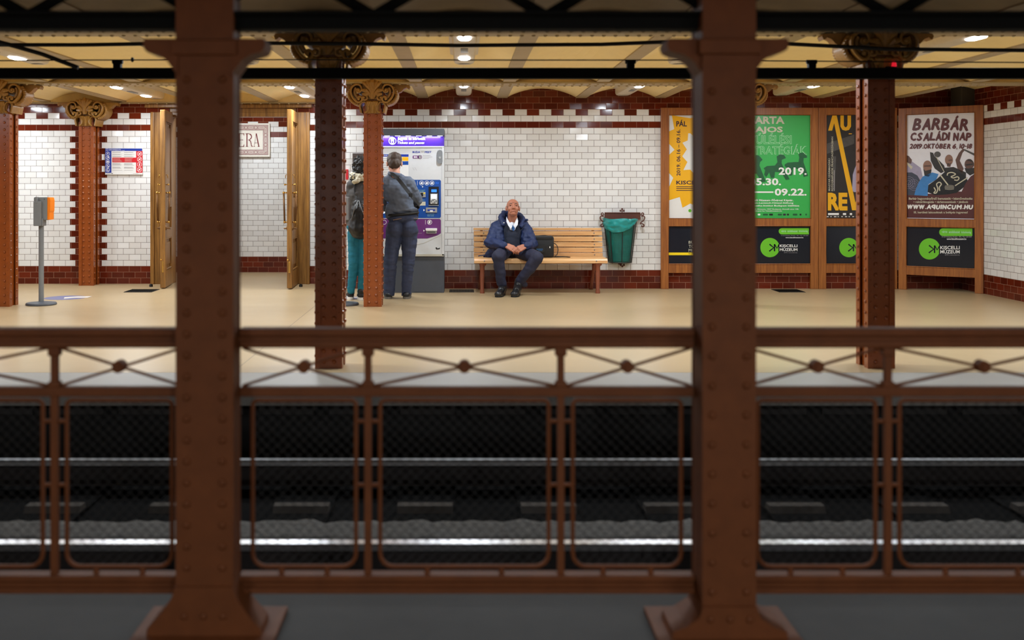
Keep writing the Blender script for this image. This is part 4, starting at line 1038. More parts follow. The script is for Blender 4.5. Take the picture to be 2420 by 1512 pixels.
    for k in range(3):
        ld = bpy.data.lights.new('header_led', 'AREA'); ld.shape = 'RECTANGLE'; ld.size = 0.22; ld.size_y = 0.02; ld.energy = 0.7; ld.color = (0.66, 0.76, 1.0)
        lo = bpy.data.objects.new('header_led', ld); COL.objects.link(lo); lo.parent = t; lo.location = (-0.28+0.28*k, -0.035, Z(323.5, d)); lo.rotation_euler = (0.35, 0, 0)
ticket_machine()

# ------------------------------------------------------------------ bench
def bench():
    t = thing('park_bench', 'varnished slatted wooden bench on red-brown cast legs against the white tiles', 'bench', loc=(0.92, 12.6, 0))
    x0, x1 = 0.137, 1.702; sl = 'slat'
    a = MB()
    ys = [(545.6, 556, 12.90), (559, 570.2, 12.885), (572.3, 583, 12.87), (585, 596, 12.855), (597.4, 606, 12.84)]
    for p, q, d in ys: a.box(x0, x1, d-.014, d+.012, Z(q, d), Z(p, d), sl, 0.005)
    a.box(x0-.004, x1-.01, 12.875, 12.96, Z(544.2, 12.9), Z(538.5, 12.9), sl, 0.006)
    for xx in (x0+.12, x1-.10):
        for p, q, d in ys: a.ball((xx, d-.0145, Z((p+q)/2, d)), (.008, .004, .008), 'grey_metal', 8, 6)
    a.build('backrest', t)
    a = MB()
    for y0, y1 in ((12.80, 12.74), (12.725, 12.655), (12.64, 12.57), (12.555, 12.49)): a.box(x0, x1, y1, y0, 0.385, 0.412, sl, 0.005)
    a.prism([(12.482, .412), (12.455, .411), (12.425, .404), (12.412, .388), (12.41, .358), (12.43, .352), (12.45, .36), (12.455, .385), (12.482, .386)], 'x', x0, x1, sl)
    for xx in (x0+.12, x1-.13): a.ball((xx, 12.41, .383), (.008, .004, .008), 'grey_metal', 8, 6)
    a.build('seat', t)
    for xx, nm in ((x0+.095, 0), (x1-.11, 1)):
        f = MB(); L = 'leg_iron'
        f.lathe((xx, 12.455, 0), [(.027, 0), (.027, .02), (.021, .06), (.024, .16), (.027, .24), (.024, .262), (.030, .275), (.028, .30), (.034, .34), (.04, .352)], L, 14); f.build('leg', t, smooth='auto')
        f = MB(); f.tube([(xx-.02, 12.93, 0.0), (xx-.015, 12.91, .1), (xx, 12.84, .25), (xx, 12.8, .37)], [.024, .02, .02, .026], L, 10); f.build('leg', t, smooth=True)
        f = MB(); f.box(xx-.02, xx+.02, 12.42, 12.86, .345, .386, L, .006);
        f.tube([(xx, 12.87, .36), (xx, 12.905, .48), (xx, 12.93, .62), (xx, 12.935, .735)], .016, L, 8)
        f.tube([(xx+.0, 12.43, .34), (xx+.035, 12.44, .335), (xx+.045, 12.45, .36)], .01, L, 8); f.build('support', t)
bench()

# ------------------------------------------------------------------ black bag on the bench
def bag():
    t = thing('shoulder_bag', 'black nylon shoulder bag standing on the bench beside the seated man', 'bag', loc=(X(1287, 12.62), 12.62, .412))
    d = 12.56; a = MB()
    a.box(X(1262, d), X(1309.5, d), 12.56, 12.74, .413, Z(559, d), 'backpack', .025); a.build('body', t, smooth='auto')
    a = MB(); a.box(X(1263, d), X(1306, d), 12.552, 12.745, Z(566.5, d), Z(557.5, d), 'backpack', .012); a.build('flap', t, smooth='auto')
    a = MB(); a.prism([(X(1264, d), Z(604, d)), (X(1287, d), Z(594, d)), (X(1288.5, d), Z(580, d)), (X(1264, d), Z(577.5, d))], 'y', 12.545, 12.562, 'backpack'); a.build('front_pocket', t)
    p = Print((-2, 12.5435), (2, 12.5435)); [p.line([(1268+2.6*k, 590), (1268.8+2.6*k, 587.2), (1269.8+2.6*k, 590)], .9, 'cobalt_print', 1) for k in range(6)]; p.line([(1272, 592), (1282, 592)], .6, 'cobalt_print', 1); p.build('emblem', t)
    a = MB(); a.box(X(1263.5, d), X(1267, d), 12.54, 12.556, Z(573.5, d), Z(568, d), 'white', .002); a.box(X(1298.5, d), X(1300.3, d), 12.552, 12.562, Z(586, d), Z(582, d), 'white', .001); a.build('tag', t)
    a = MB(); a.tube(catmull([W(1268, 559, 12.66), W(1276, 556.6, 12.65), W(1290, 556.2, 12.65), W(1300, 559, 12.66)], 5), .008, 'backpack', 6, ry=.6)
    a.tube(catmull([W(1309, 574, 12.6), W(1316, 580, 12.58), W(1318.5, 590, 12.57), W(1316, 602, 12.57), W(1310, 603, 12.57)], 5), .0045, 'backpack', 6)
    a.tube(catmull([(X(1309, 12.6), 12.62, .418), (X(1322, 12.6), 12.56, .422), (X(1336, 12.6), 12.56, .424), (X(1346, 12.6), 12.6, .416), (X(1336, 12.6), 12.66, .418), (X(1312, 12.6), 12.66, .42)], 5), .013, 'backpack', 6, ry=.4); a.build('strap', t, smooth=True)
bag()

# ------------------------------------------------------------------ litter bin
def bin_():
    cx = X(1471, 12.8); t = thing('litter_bin', 'wall-hung brown wire litter bin with a teal plastic liner folded over its rim', 'litter bin', loc=(cx, 13.0, .5))
    d = 12.96
    R0, zt = (1511-1433)/2*12.8/F, Z(521, 12.8); R1, zb = 27.5*12.8/F, Z(622, 12.8); dep0, dep1 = .24, .15
    def pt(th, k, off=0):      # half ellipse in front of the wall
        r = R0+(R1-R0)*k+off; dp = dep0+(dep1-dep0)*k+off; z = zt+(zb-zt)*k
        return Vector((cx-r*math.cos(th), 13.0-dp*math.sin(th), z))
    a = MB(); B_ = 'bin_iron'
    a.box(X(1429, d), X(1514, d), d, d+.02, Z(519, d), Z(502.5, d), B_, .004); a.box(X(1429, d), X(1513, d), d-.008, d+.01, Z(504, d), Z(501.6, d), B_, .002)
    a.box(cx-.02, cx+.02, d+.015, 13.02, zb-.03, Z(502, d), B_)
    a.build('back_plate', t)
    a = MB(); c = W(1470.5, 497, d)
    for dx, dz in ((0, .016), (-.02, -.004), (.02, -.004)): a.ball((c.x+dx, d+.008, c.z+dz), (.013, .008, .013), B_, 10, 8)
    a.cyl((c.x, d+.008, c.z-.03), (c.x, d+.008, c.z+.01), .006, .006, B_, 8)
    c = W(1471, 627, d)
    for dx, dz in ((0, -.012), (-.02, .004), (.02, .004)): a.ball((c.x+dx, d+.008, c.z+dz), (.013, .008, .013), B_, 10, 8)
    a.build('finial', t, smooth=True)
    a = MB()
    for s_ in (-1, 1):
        f = lambda zx, zy: W((1471+(1340+zx/6.3-1471)) if s_ < 0 else (2*1471-(1340+zx/6.3)), 470+zy/6.3, d)
        a.tube(catmull([f(545, 225), f(530, 208), f(512, 215), f(512, 235), f(530, 245), f(552, 235)], 5), .0075, B_, 6)
        a.tube(catmull([f(545, 262), f(510, 255), f(493, 280), f(510, 318), f(545, 345), f(560, 370)], 5), .0075, B_, 6)
        a.tube(catmull([f(560, 372), f(530, 370), f(506, 385), f(512, 412), f(535, 408), f(538, 392)], 5), .0085, B_, 6)
    a.build('scroll', t, smooth=True)
    # wire basket
    a = MB(); n = 40
    for k in (0, 1): a.tube([pt(PI*i/24, k) for i in range(25)], .006, 'wire', 6)
    for th in (0.02, PI*.22, PI*.5, PI*.78, PI-.02): a.tube([pt(th, k/6) for k in range(7)], .005, 'wire', 6)
    a.build('basket_frame', t)
    a = MB()
    for i in range(1, n): a.tube([pt(PI*i/n, k/4) for k in range(5)], .0012, 'wire', 3, cap=False)
    for j in range(1, 38): a.tube([pt(PI*i/16, j/38) for i in range(17)], .0012, 'wire', 3, cap=False)
    tag(a.build('basket_mesh', t), kind='stuff')
    # liner inside the basket
    a = MB(); vs = []; NJ, NI = 20, 36
    for j in range(NJ+1):
        for i in range(NI+1):
            p = pt(PI*i/NI, j/NJ, -.012); nz = noise.noise((p.x*14, p.y*14, p.z*11))*.012
            vs.append(p+Vector((nz, abs(nz), 0)))
    fs = [[j*(NI+1)+i, j*(NI+1)+i+1, (j+1)*(NI+1)+i+1, (j+1)*(NI+1)+i] for j in range(NJ) for i in range(NI)]+[[NJ*(NI+1)+i for i in range(NI+1)]]
    a.add(vs, fs, 'teal_bag_in'); a.build('liner', t, smooth=True)
    # folded rim of the liner: hangs lower on the left
    a = MB(); vs = []; NJ = 12; NI = 48
    low = [(0, 540), (.12, 546), (.2, 550), (.35, 549), (.5, 547.5), (.7, 541), (.85, 532), (1, 521)]
    def lowz(u):
        for (u0, q0), (u1, q1) in zip(low[:-1], low[1:]):
            if u <= u1: return q0+(q1-q0)*(u-u0)/(u1-u0)
        return low[-1][1]
    for j in range(NJ+1):
        for i in range(NI+1):
            u = i/NI; th = PI*u; k = j/NJ
            zt_ = zt+.022+.012*noise.noise((u*5, 1, 0)); zl = Z(lowz((1-math.cos(th))/2), 12.78)
            z = zt_+(zl-zt_)*k; kk = (z-zt)/(zb-zt); p = pt(th, max(kk, 0), .012+.008*math.sin(k*PI))
            nz = noise.noise((p.x*22, k*3, p.z*26))*.013
            vs.append(Vector((p.x-math.cos(th)*nz, p.y-math.sin(th)*nz, z)))
    a.add(vs, [[j*(NI+1)+i, j*(NI+1)+i+1, (j+1)*(NI+1)+i+1, (j+1)*(NI+1)+i] for j in range(NJ) for i in range(NI)], 'teal_bag'); a.build('folded_rim', t, smooth=True)
bin_()

# ------------------------------------------------------------------ poster boards
def board(a, b, py, label):
    """wooden display frame from plan point a to b (front plane); py: photo rows of its edges at the left post"""
    a = Vector(a); b = Vector(b); L = (b-a).length; tt = (b-a)/L; nn = Vector((-tt.y, tt.x)); d = a.y
    tf = lambda v: Vector((a.x+tt.x*v.x+nn.x*v.y, a.y+tt.y*v.x+nn.y*v.y, v.z))
    t = thing('poster_stand', label, 'poster frame', 'wooden poster frames', loc=(a.x, a.y, 0))
    fw = 'framewood'; z = lambda q: Z(q, d); sw = .093; th = .045
    for x0 in (0.002, L-sw-.002):
        m = MB(); m.box(x0, x0+sw, 0, th, 0.001, z(py[0]), fw, .004); m.xf(tf).build('post', t)
    m = MB(); m.box(sw, L-sw, .002, th, z(py[1]), z(py[0]), fw, .003); m.xf(tf).build('top_rail', t)
    m = MB(); m.box(sw, L-sw, .002, th, z(py[3]), z(py[2]), fw, .003); m.xf(tf).build('middle_rail', t)
    m = MB(); m.box(sw, L-sw, .002, th, z(py[5]), z(py[4]), fw, .003); m.xf(tf).build('bottom_rail', t)
    m = MB(); r = .009        # thin beading round both openings
    for q0, q1 in ((py[1], py[2]), (py[3], py[4])):
        m.tube([(sw, .004, z(q0)), (L-sw, .004, z(q0)), (L-sw, .004, z(q1)), (sw, .004, z(q1))], r, fw, 6, closed=True)
    m.xf(tf).build('beading', t)
    m = MB(); m.box(sw-.01, L-sw+.01, .03, .043, z(py[4])-.01, z(py[1])+.01, fw); m.xf(tf).build('back_board', t)
    s0, s1 = sw, L-sw; off = .026
    P0 = a+tt*s0+nn*off; P1 = a+tt*s1+nn*off
    return P0, P1, tf, s0, s1, z
D_F = 12.965
fr = []
for k, (x0, x1, lb) in enumerate(((1562, 1748, 'brown wooden poster frame around the yellow poster, next to the litter bin'), (1748, 1934.5, 'brown wooden poster frame around the green poster'), (1934.5, 2121, 'brown wooden poster frame around the black poster with big orange letters'))):
    fr.append(board((X(x0, D_F), D_F), (X(x1, D_F), D_F), (254.5, 271.5, 516, 533.5, 624, 645), lb))
fr.append(board((X(2122.5, 12.95), 12.95), (6.10, 12.385), (256, 272, 516, 534, 628, 648), 'brown wooden poster frame standing slantwise across the corner, around the barbarian day poster'))
def sheet(k, q0, q1, mt, name, label, cat='poster'):
    """the board the artwork is printed on, inside frame k between photo rows q0 and q1"""
    P0, P1, tf, s0, s1, z = fr[k]
    o = thing(name, label, cat, 'posters in the wooden frames' if cat == 'poster' else 'museum signs below the posters', loc=(P0.x, P0.y, z(q1)))
    m = MB(); m.box(s0, s1, .0265, .0295, z(q1), z(q0), mt); m.xf(tf).build('sheet', o)
    return o, Print(P0, P1)
def clipx(v, lo, hi): return max(lo, min(hi, v))

# 1 yellow
o, p = sheet(0, 271.5, 516, 'paper', 'poster', 'white poster with jagged yellow star shapes, next to the litter bin')
q = lambda x, y: (1550+x/3.69, 250+y/3.69)
p.tri([q(*v) for v in ((140,82),(300,108),(420,82),(530,82),(515,200),(620,225),(660,330),(560,380),(660,430),(660,580),(600,640),(660,700),(650,830),(560,830),(440,800),(420,900),(300,852),(232,888),(208,795),(110,825),(110,718),(152,628),(110,580),(110,432),(163,383),(110,325),(110,225),(160,203))], 'yellow', 1)
p.tri([q(*v) for v in ((300,240),(282,240),(278,302),(232,322),(270,380),(230,440),(275,490),(240,560),(300,556),(360,620),(400,560),(470,590),(450,500),(520,460),(450,400),(500,320),(430,320),(410,240),(360,290))], 'paper', 2)
T = lambda s_, x0, y0, x1, y1, mt, b=0.0, l=3, sh=0.0, rot=0: p.text(s_, *q(x0, y0), *q(x1, y1), mt, l, b, sh, rot)
T('PÁL', 178, 122, 270, 180, 'ink', .025); T('KISCELLI', 178, 652, 420, 686, 'ink', .025)
T('2019. 06.16 – 09.16.', 180, 206, 214, 610, 'ink', .02, rot=90)
for y in (702, 718, 734):
    p.rect(*q(178, y), *q(440, y+6), 'ink', 3)
p.disc(*q(297, 914), 3.8, 'lime', 3); p.line([q(292, 905), q(298, 914), q(292, 923)], .8, 'ink', 4)
p.build('artwork', o)
# 1 lower
o, p = sheet(0, 533.5, 624, 'navy_panel', 'museum_sign', 'dark navy sign with a yellow line, below the yellow star poster', 'sign')
T('BUDAPESTI', 286, 1178, 480, 1202, 'bone_print', 0, 2); T('TÖRTÉNETI', 286, 1206, 480, 1238, 'bone_print', 0, 2); T('MÚZEUM', 286, 1240, 430, 1272, 'bone_print', 0, 2)
p.rect(*q(112, 1279), *q(660, 1302), 'lemon', 2); T('Budapest History Museum', 286, 1284, 560, 1297, 'ink', 0, 3)
p.build('artwork', o)
# 2 green
o, p = sheet(1, 271.5, 516, 'green', 'poster', 'bright green poster with white lettering and dark animal figures')
q = lambda x, y: (1780+x/3.688, 250+y/3.688)
T('BARTA', -36, 93, 273, 157, 'bone_print', .035); T('LAJOS', -30, 181, 258, 246, 'bone_print', .035)
for s_, bx_ in (('TÚLÉLÉSI', (-36, 238, 335, 334)), ('STRATÉGIÁK', (-34, 334, 470, 424))):
    T(s_, *bx_, 'green_pale', .03, 3); T(s_, bx_[0]+3, bx_[1]+3, bx_[2]-3, bx_[3]-3, 'green', -.004, 4)
an = [(395,420),(415,408),(440,410),(470,440),(468,452),(440,455),(438,490),(455,540),(478,610),(440,620),(425,560),(370,545),(345,550),(340,605),(315,610),(310,550),(275,525),(275,510),(300,495),(360,490),(395,490),(402,450)]
an2 = [(205,440),(235,422),(270,430),(285,455),(250,470),(248,500),(275,560),(318,640),(285,645),(245,580),(190,575),(185,625),(155,630),(140,580),(115,620),(95,600),(105,560),(90,545),(120,525),(190,520),(212,490)]
an3 = [(20,430),(50,432),(82,470),(60,490),(55,520),(110,660),(70,665),(30,590),(-15,600),(-22,560),(-40,640),(-50,560),(-48,520),(10,500)]
for A_ in (an, an2, an3): p5 = Print(*fr[1][:2]); p5.tri([q(*v) for v in A_], 'green_dark', 5); p5.build('animal_figure', o)
T('2019.', 222, 536, 466, 603, 'white', .03, 6); T('05.30.', -36, 630, 243, 693, 'white', .03, 6); p.rect(*q(-36, 746), *q(177, 758), 'white', 6); T('09.22.', 187, 720, 466, 784, 'white', .03, 6)
T('Kiscelli Múzeum–Fővárosi Képtár,', -36, 812, 350, 836, 'white', .02); T('Martin-Lantzsch-Nötzel-Stiftung', -36, 840, 350, 856, 'white', .02); T('a Goethe-Institut Budapest kiállítása', -36, 863, 402, 881, 'white', .02)
T('Kiscelli Múzeum, 1037 Budapest, Kiscelli utca 108.', -30, 895, 398, 908, 'white', .01); T('fovarosikeptar.hu / kiscellimuzeum.hu', -34, 911, 250, 924, 'white', .01)
for k, (x0, x1, mt) in enumerate(((40, 62, 'white'), (85, 128, 'green_dark'), (140, 172, 'black'), (215, 250, 'green_dark'), (260, 285, 'ink'), (295, 312, 'black'), (345, 385, 'green_dark'), (405, 420, 'black'), (455, 468, 'green_dark'))): p.rrect(*q(x0, 940), *q(x1, 955), 1.2, mt, 3)
p.build('artwork', o)
# 3 black / orange
o, p = sheet(2, 271.5, 516, 'charcoal', 'poster', 'black photographic poster with big orange letters, partly hidden by the right edge column')
p.poly([q(740, 440), q(735, 752), q(870, 752), q(840, 440)], 'dark_print', 1); p.poly([q(640, 330), q(880, 250), q(880, 330), q(640, 420)], 'grey_photo', 1); p.poly([q(700, 440), q(690, 740), q(712, 740), q(722, 440)], 'grey_photo', 1)
p.tri([q(*v) for v in ((885,545),(868,600),(862,740),(880,752),(905,752),(990,752),(1000,600),(960,560),(930,500),(905,505))], 'lilac_print', 2); p.disc(*q(935, 470), 11, 'skin_shade', 3)
p.tri([q(*v) for v in ((653,216),(690,84),(726,84),(735,130),(712,130),(688,216))], 'yellow', 4)
p.poly([q(692, 84), q(728, 84), q(905, 910), q(862, 910)], 'yellow', 5)
p.tri([q(862, 910), q(905, 910), q(975, 757), q(930, 757), q(888, 850)], 'yellow', 4)
U = [q(760, 84), q(790, 84), q(790, 170), q(800, 186), q(812, 186), q(822, 170), q(822, 84), q(853, 84), q(853, 180), q(835, 210), q(807, 217), q(778, 210), q(760, 180)]
p.tri(U, 'yellow', 4); p.rect(*q(833, 240), *q(860, 247), 'yellow', 4)
T('RE', 650, 757, 822, 912, 'yellow', .05, 4)
T('MAGYAR SZÁRMAZÁSÚ', 651, 458, 671, 742, 'bone_print', .01, 4, rot=90); T('FOTOGRÁFUSOK FRANCIAORSZÁGBAN', 677, 270, 697, 742, 'bone_print', .01, 4, rot=90)
p.rect(*q(704, 560), *q(709, 742), 'greytext', 4)
for x0, x1 in ((652, 747), (782, 810), (842, 862)): p.rect(*q(x0, 934), *q(x1, 952), 'white', 4)
for k in range(9): p.rect(*q(640+k*32, 962), *q(640+k*32+random.uniform(8, 22), 969), 'white', 4)
p.build('artwork', o)
# museum name signs
def km(k, dx, fx_, label, b=533.5, e=624):
    global p, q
    o, p = sheet(k, b, e, 'navy_panel', 'museum_sign', label, 'sign')
    f = fx_
    c = f(1819.6, 584.9); e_ = f(1819.6+22.8, 584.9); p.disc(c[0], c[1], e_[0]-c[0], 'lime', 1, 40)
    lw = 3.3
    for seg in (((1818.5, 577), (1828.6, 585.2), (1818, 593.6)), ((1830.4, 577), (1830.4, 593.6)), ((1830.6, 577), (1836, 586.5), (1841.4, 577.4)), ((1841.3, 577), (1841.3, 593.6))):
        p.line([f(*v) for v in seg], lw if seg[0][0] != 1830.6 else 2.8, 'navy_panel', 2)
    def TT(s_, x0, y0, x1, y1, mt, bd=0.0, l=3): p.text(s_, *f(x0, y0), *f(x1, y1), mt, l, bd)
    TT('KISCELLI', 1842.6, 577.6, 1884.4, 583.9, 'white', .02); TT('MÚZEUM', 1842.6, 584.9, 1884.4, 593.2, 'white', .02); TT('BTM | www.btm.hu', 1853, 595.8, 1884, 598.4, 'greytext')
    x0, y0 = f(1840.3, 538.8); x1, y1 = f(1911.6, 553.8); p.rrect(x0, y0, x1, y1, (y1-y0)/2-.05, 'lime', 1, '1001')
    TT('város', 1846, 543.5, 1858, 548.4, 'green_pale', .02); TT('emlékezet', 1861, 543.5, 1885, 548.4, 'green_pale', .02); TT('közösség', 1888, 543.5, 1909, 549.4, 'green_pale', .02)
    p.rect(*f(1859.3, 543), *f(1859.8, 549.5), 'green_dark', 3); p.rect(*f(1886.3, 543), *f(1886.8, 549.5), 'green_dark', 3)
    TT('H-1037 Budapest, Kiscelli u. 108. | +36 1 250 0304', 1846, 555.6, 1910, 558.2, 'greytext'); TT('www.kiscellimuzeum.hu', 1856.5, 559.8, 1898.5, 562.6, 'white', .02)
    p.build('artwork', o)
km(1, 0, lambda x, y: (x, y), 'dark museum sign with a lime green disc, below the green poster')
km(2, 0, lambda x, y: (x+186.5, y), 'dark museum sign with a lime green disc, below the black and orange poster')
km(3, 0, lambda x, y: (2196.7+(x-1819.6)*1.1+(-0.0), 588.7+(y-584.9)*1.07+(x-1840)*.03), 'dark museum sign with a lime green disc, in the slanting corner frame', 534, 628)
# 4 barbarian day
o, p = sheet(3, 272, 516, 'sky_print', 'poster', 'poster with hand-lettered dark red headline and shouting fighters, in the slanting corner frame')
q = lambda x, y: (2120+x/5.4, 250+y/5.4)
def PO(pts, mt, l): p.tri([q(clipx(x, 112, 1002), y) for x, y in pts], mt, l)
PO([(110,1090),(240,1130),(380,1120),(560,1130),(700,1090),(1002,1100),(1004,1440),(100,1428)], 'maroon', 1)
PO([(112,660),(160,650),(190,710),(300,790),(330,920),(360,1140),(112,1140)], 'lilac_print', 1)
PO([(112,630),(150,640),(190,690),(180,740),(112,720)], 'skin_shade', 2); PO([(112,730),(130,720),(200,780),(180,810)], 'bone_print', 3)
PO([(112,850),(190,850),(260,890),(300,960),(290,1060),(230,1140),(112,1140)], 'slate_print', 3)
for r_ in (26, 18, 10): p.ring(*q(150, 980), r_*.55, .5, 'lilac_print', 4); p.ring(*q(215, 1010), r_*.5, .4, 'lilac_print', 4)
p.disc(*q(388, 770), 10.5, 'skin_print', 3, 20, 13.5); PO([(335,800),(360,830),(440,810),(430,880),(400,905),(350,890)], 'dark_print', 4); PO([(345,760),(430,755),(432,775),(345,780)], 'skin_shade', 4)
PO([(330,900),(450,850),(530,870),(500,940),(400,1000),(390,1150),(220,1140),(240,1060),(280,970)], 'cobalt_print', 4)
PO([(420,590),(460,600),(475,640),(520,680),(600,760),(620,830),(560,860),(480,800),(430,700)], 'dark_print', 2); p.disc(*q(515, 620), 8, 'grey_photo', 3, 14, 7)
p.disc(*q(662, 690), 9.5, 'skin_print', 3, 20, 12.5); PO([(630,725),(650,745),(690,725),(680,780),(640,775)], 'skin_shade', 4); PO([(640,735),(665,735),(655,755)], 'black', 5); PO([(655,690),(700,680),(705,700),(660,705)], 'skin_shade', 4)
PO([(610,790),(720,780),(880,850),(880,950),(600,900)], 'dark_print', 2)
PO([(840,545),(870,560),(835,600),(800,700),(850,800),(830,860),(770,800),(745,690),(790,600)], 'skin_shade', 2); PO([(860,550),(992,610),(992,640),(855,570)], 'grey_photo', 3)
p.disc(*q(920, 745), 11, 'skin_shade', 3, 20, 12.5); PO([(860,790),(905,800),(985,790),(990,860),(930,890),(880,850)], 'dark_print', 4); PO([(880,745),(960,735),(965,755),(880,765)], 'dark_print', 4); PO([(880,690),(940,680),(980,730),(980,780),(965,720)], 'dark_print', 4)
PO([(600,850),(700,820),(850,880),(900,950),(850,1040),(760,1110),(640,1130),(480,1140),(390,1100),(400,1010),(500,940)], 'black', 5)
PO([(1000,860),(940,900),(880,980),(820,1100),(840,1150),(1000,1150)], 'maroon', 6)
def snake(pts, w): p.line([q(*v) for v in catmull([Vector(v) for v in pts], 6)], w, 'bone_print', 7)
snake([(640,890),(650,860),(700,850),(745,870),(720,890),(690,905),(720,920),(770,905),(790,925),(770,950),(730,945)], 2.6)
snake([(470,1040),(490,1080),(470,1110),(500,1110),(520,1060),(505,1000),(540,975),(565,1000),(540,1040),(545,1085)], 2.6)
p.line([q(500, 650), q(600, 840)], 1.6, 'bone_print', 7); p.line([q(550, 880), q(650, 1010)], 3, 'bone_print', 7); p.line([q(740, 1020), q(900, 915)], 2.4, 'bone_print', 7)
p.disc(*q(668, 1040), 12, 'grey_photo', 6, 20, 7)
for y in (1025, 1045, 1062): p.line([q(610, y), q(725, y)], .8, 'bone_print', 7)
p.brush('BARBÁR', *q(190, 165), *q(910, 306), 'blood', 8, .06); p.brush('CSALÁDI NAP', *q(170, 345), *q(950, 440), 'blood', 8, .05); p.brush('2019.OKTÓBER 6, 10-18', *q(155, 487), *q(960, 545), 'blood', 8, .03, .03)
T('Barbár hagyományőrző bemutatók • kézműveskedés', 150, 1166, 962, 1206, 'bone_print', .02, 8); T('• raktárlátogatás • tárlatvezetések • játékok', 210, 1212, 908, 1248, 'bone_print', .02, 8)
p.brush('WWW.AqUINCUM.HU', *q(130, 1266), *q(972, 1316), 'white', 8, .04, .05); T('III. kerületi lakosoknak a belépés ingyenes!', 215, 1345, 902, 1380, 'bone_print', .02, 8)
p.build('artwork', o)
# concrete pier in the corner, above the slanting frame
a = MB(); a.box(XR-.16, XR+.02, 12.62, 12.9, 2.09, 2.46, 'concrete_dark', .01); tag(a.build('trim_3'), kind='structure')

# ------------------------------------------------------------------ people
def blob(name, items, mt, parent, voxel=0.006, smooth=5, wr=None, floor=None, post=None):
    """one continuous surface grown from tapered limbs ('c', p0, r0, p1, r1[, squash]) and ellipsoids ('e', c, (rx,ry,rz)[, rot])"""
    a = MB()
    for it in items:
        if it[0] == 'c':
            p0, r0, p1, r1 = Vector(it[1]), it[2], Vector(it[3]), it[4]
            ax = (p1-p0); L_ = ax.length; ax = ax/L_ if L_ > 1e-6 else Vector((0, 0, 1))
            u_ = ax.orthogonal().normalized(); w_ = ax.cross(u_); sn = max(-.95, min(.95, (r0-r1)/max(L_, 1e-6))); t0 = math.asin(sn); vs = []; n = 18
            prof = [(r0*math.cos(f), -r0*-math.sin(f)) for f in [-PI/2+1e-3+(PI/2+t0)*k/6 for k in range(7)]]+[(r1*math.cos(f), L_+r1*math.sin(f)) for f in [t0+(PI/2-t0-1e-3)*k/6 for k in range(7)]]
            for rr, h in prof:
                for k in range(n): vs.append(p0+ax*h+(u_*math.cos(2*PI*k/n)+w_*math.sin(2*PI*k/n))*rr)
            m_ = len(prof); a.add(vs, [[i*n+k, i*n+(k+1) % n, (i+1)*n+(k+1) % n, (i+1)*n+k] for i in range(m_-1) for k in range(n)]+[list(range(n))[::-1], [(m_-1)*n+k for k in range(n)]], mt)
        else: a.ball(it[1], it[2], mt, 20, 14, it[3] if len(it) > 3 else None)
    me = bpy.data.meshes.new('tmp'); me.from_pydata(a.v, [], a.f)
    o = bpy.data.objects.new('tmp', me); COL.objects.link(o)
    r = o.modifiers.new('r', 'REMESH'); r.mode = 'VOXEL'; r.voxel_size = voxel
    s = o.modifiers.new('s', 'SMOOTH'); s.iterations = smooth; s.factor = 0.5
    dg = bpy.context.evaluated_depsgraph_get(); dg.update()
    m2 = bpy.data.meshes.new_from_object(o.evaluated_get(dg)); bpy.data.objects.remove(o)
    if wr or floor is not None or post:
        nrm_ = [v.normal.copy() for v in m2.vertices]
        for v in m2.vertices:
            if wr:
                amp, fx_, fy_, fz_ = wr
                nz = noise.noise((v.co.x*fx_, v.co.y*fy_, v.co.z*fz_))+.5*noise.noise((v.co.x*fx_*2.1+7, v.co.y*fy_*2.1, v.co.z*fz_*2.1))
                v.co = v.co+nrm_[v.index]*amp*nz
            if post: v.co = post(v.co)
            if floor is not None and v.co.z < floor: v.co.z = floor+(v.co.z-floor)*0.05
    po = parent.location
    for v in m2.vertices: v.co = v.co-po
    m2.name = name; m2.materials.clear(); m2.materials.append(M[mt]); m2.polygons.foreach_set('use_smooth', [True]*len(m2.polygons))
    return link(name, m2, parent)

def head_items(c, R, k=1.0):
    """head facing local -y; c: centre of the skull, R: rotation"""
    P = lambda x, y, z: Vector(c)+R @ Vector((x*k, y*k, z*k))
    e = lambda x, y, z, rx, ry, rz: ('e', P(x, y, z), (rx*k, ry*k, rz*k), R)
    it = [e(0, .012, .03, .075, .095, .082), e(0, -.02, -.02, .066, .075, .08), e(0, -.052, -.085, .036, .034, .026), e(0, -.03, -.075, .054, .05, .036),
          e(-.04, -.06, -.025, .026, .022, .026), e(.04, -.06, -.025, .026, .022, .026),
          ('c', P(-.042, -.076, .024), .0105*k, P(-.012, -.085, .022), .0105*k), ('c', P(.042, -.076, .024), .0105*k, P(.012, -.085, .022), .0105*k),
          ('c', P(0, -.088, .018), .0095*k, P(0, -.110, -.026), .014*k), ('c', P(-.016, -.094, -.03), .0095*k, P(.016, -.094, -.03), .0095*k),
          ('c', P(-.02, -.083, -.058), .0085*k, P(.02, -.083, -.058), .0085*k), ('c', P(-.018, -.081, -.07), .0085*k, P(.018, -.081, -.07), .0085*k)]
    for s_ in (-1, 1): it += [('c', P(s_*.022, -.092, -.030), .0065*k, P(s_*.037, -.076, -.07), .006*k), ('c', P(s_*.018, -.087, -.006), .005*k, P(s_*.046, -.073, -.008), .005*k), ('c', P(s_*.012, -.084, .05), .004*k, P(-s_*.012, -.084, .05), .004*k)]
    for s_ in (-1, 1): it += [e(s_*.079, .012, -.006, .011, .02, .034), ('c', P(s_*.078, .02, .018), .009*k, P(s_*.084, .022, -.005), .009*k)]
    return it, P

def slim(items, f=0.8):
    return [(i[0], i[1], i[2]*f, i[3], i[4]*f) if i[0] == 'c' else (i[0], i[1], tuple(r*f for r in i[2]))+tuple(i[3:]) for i in items]

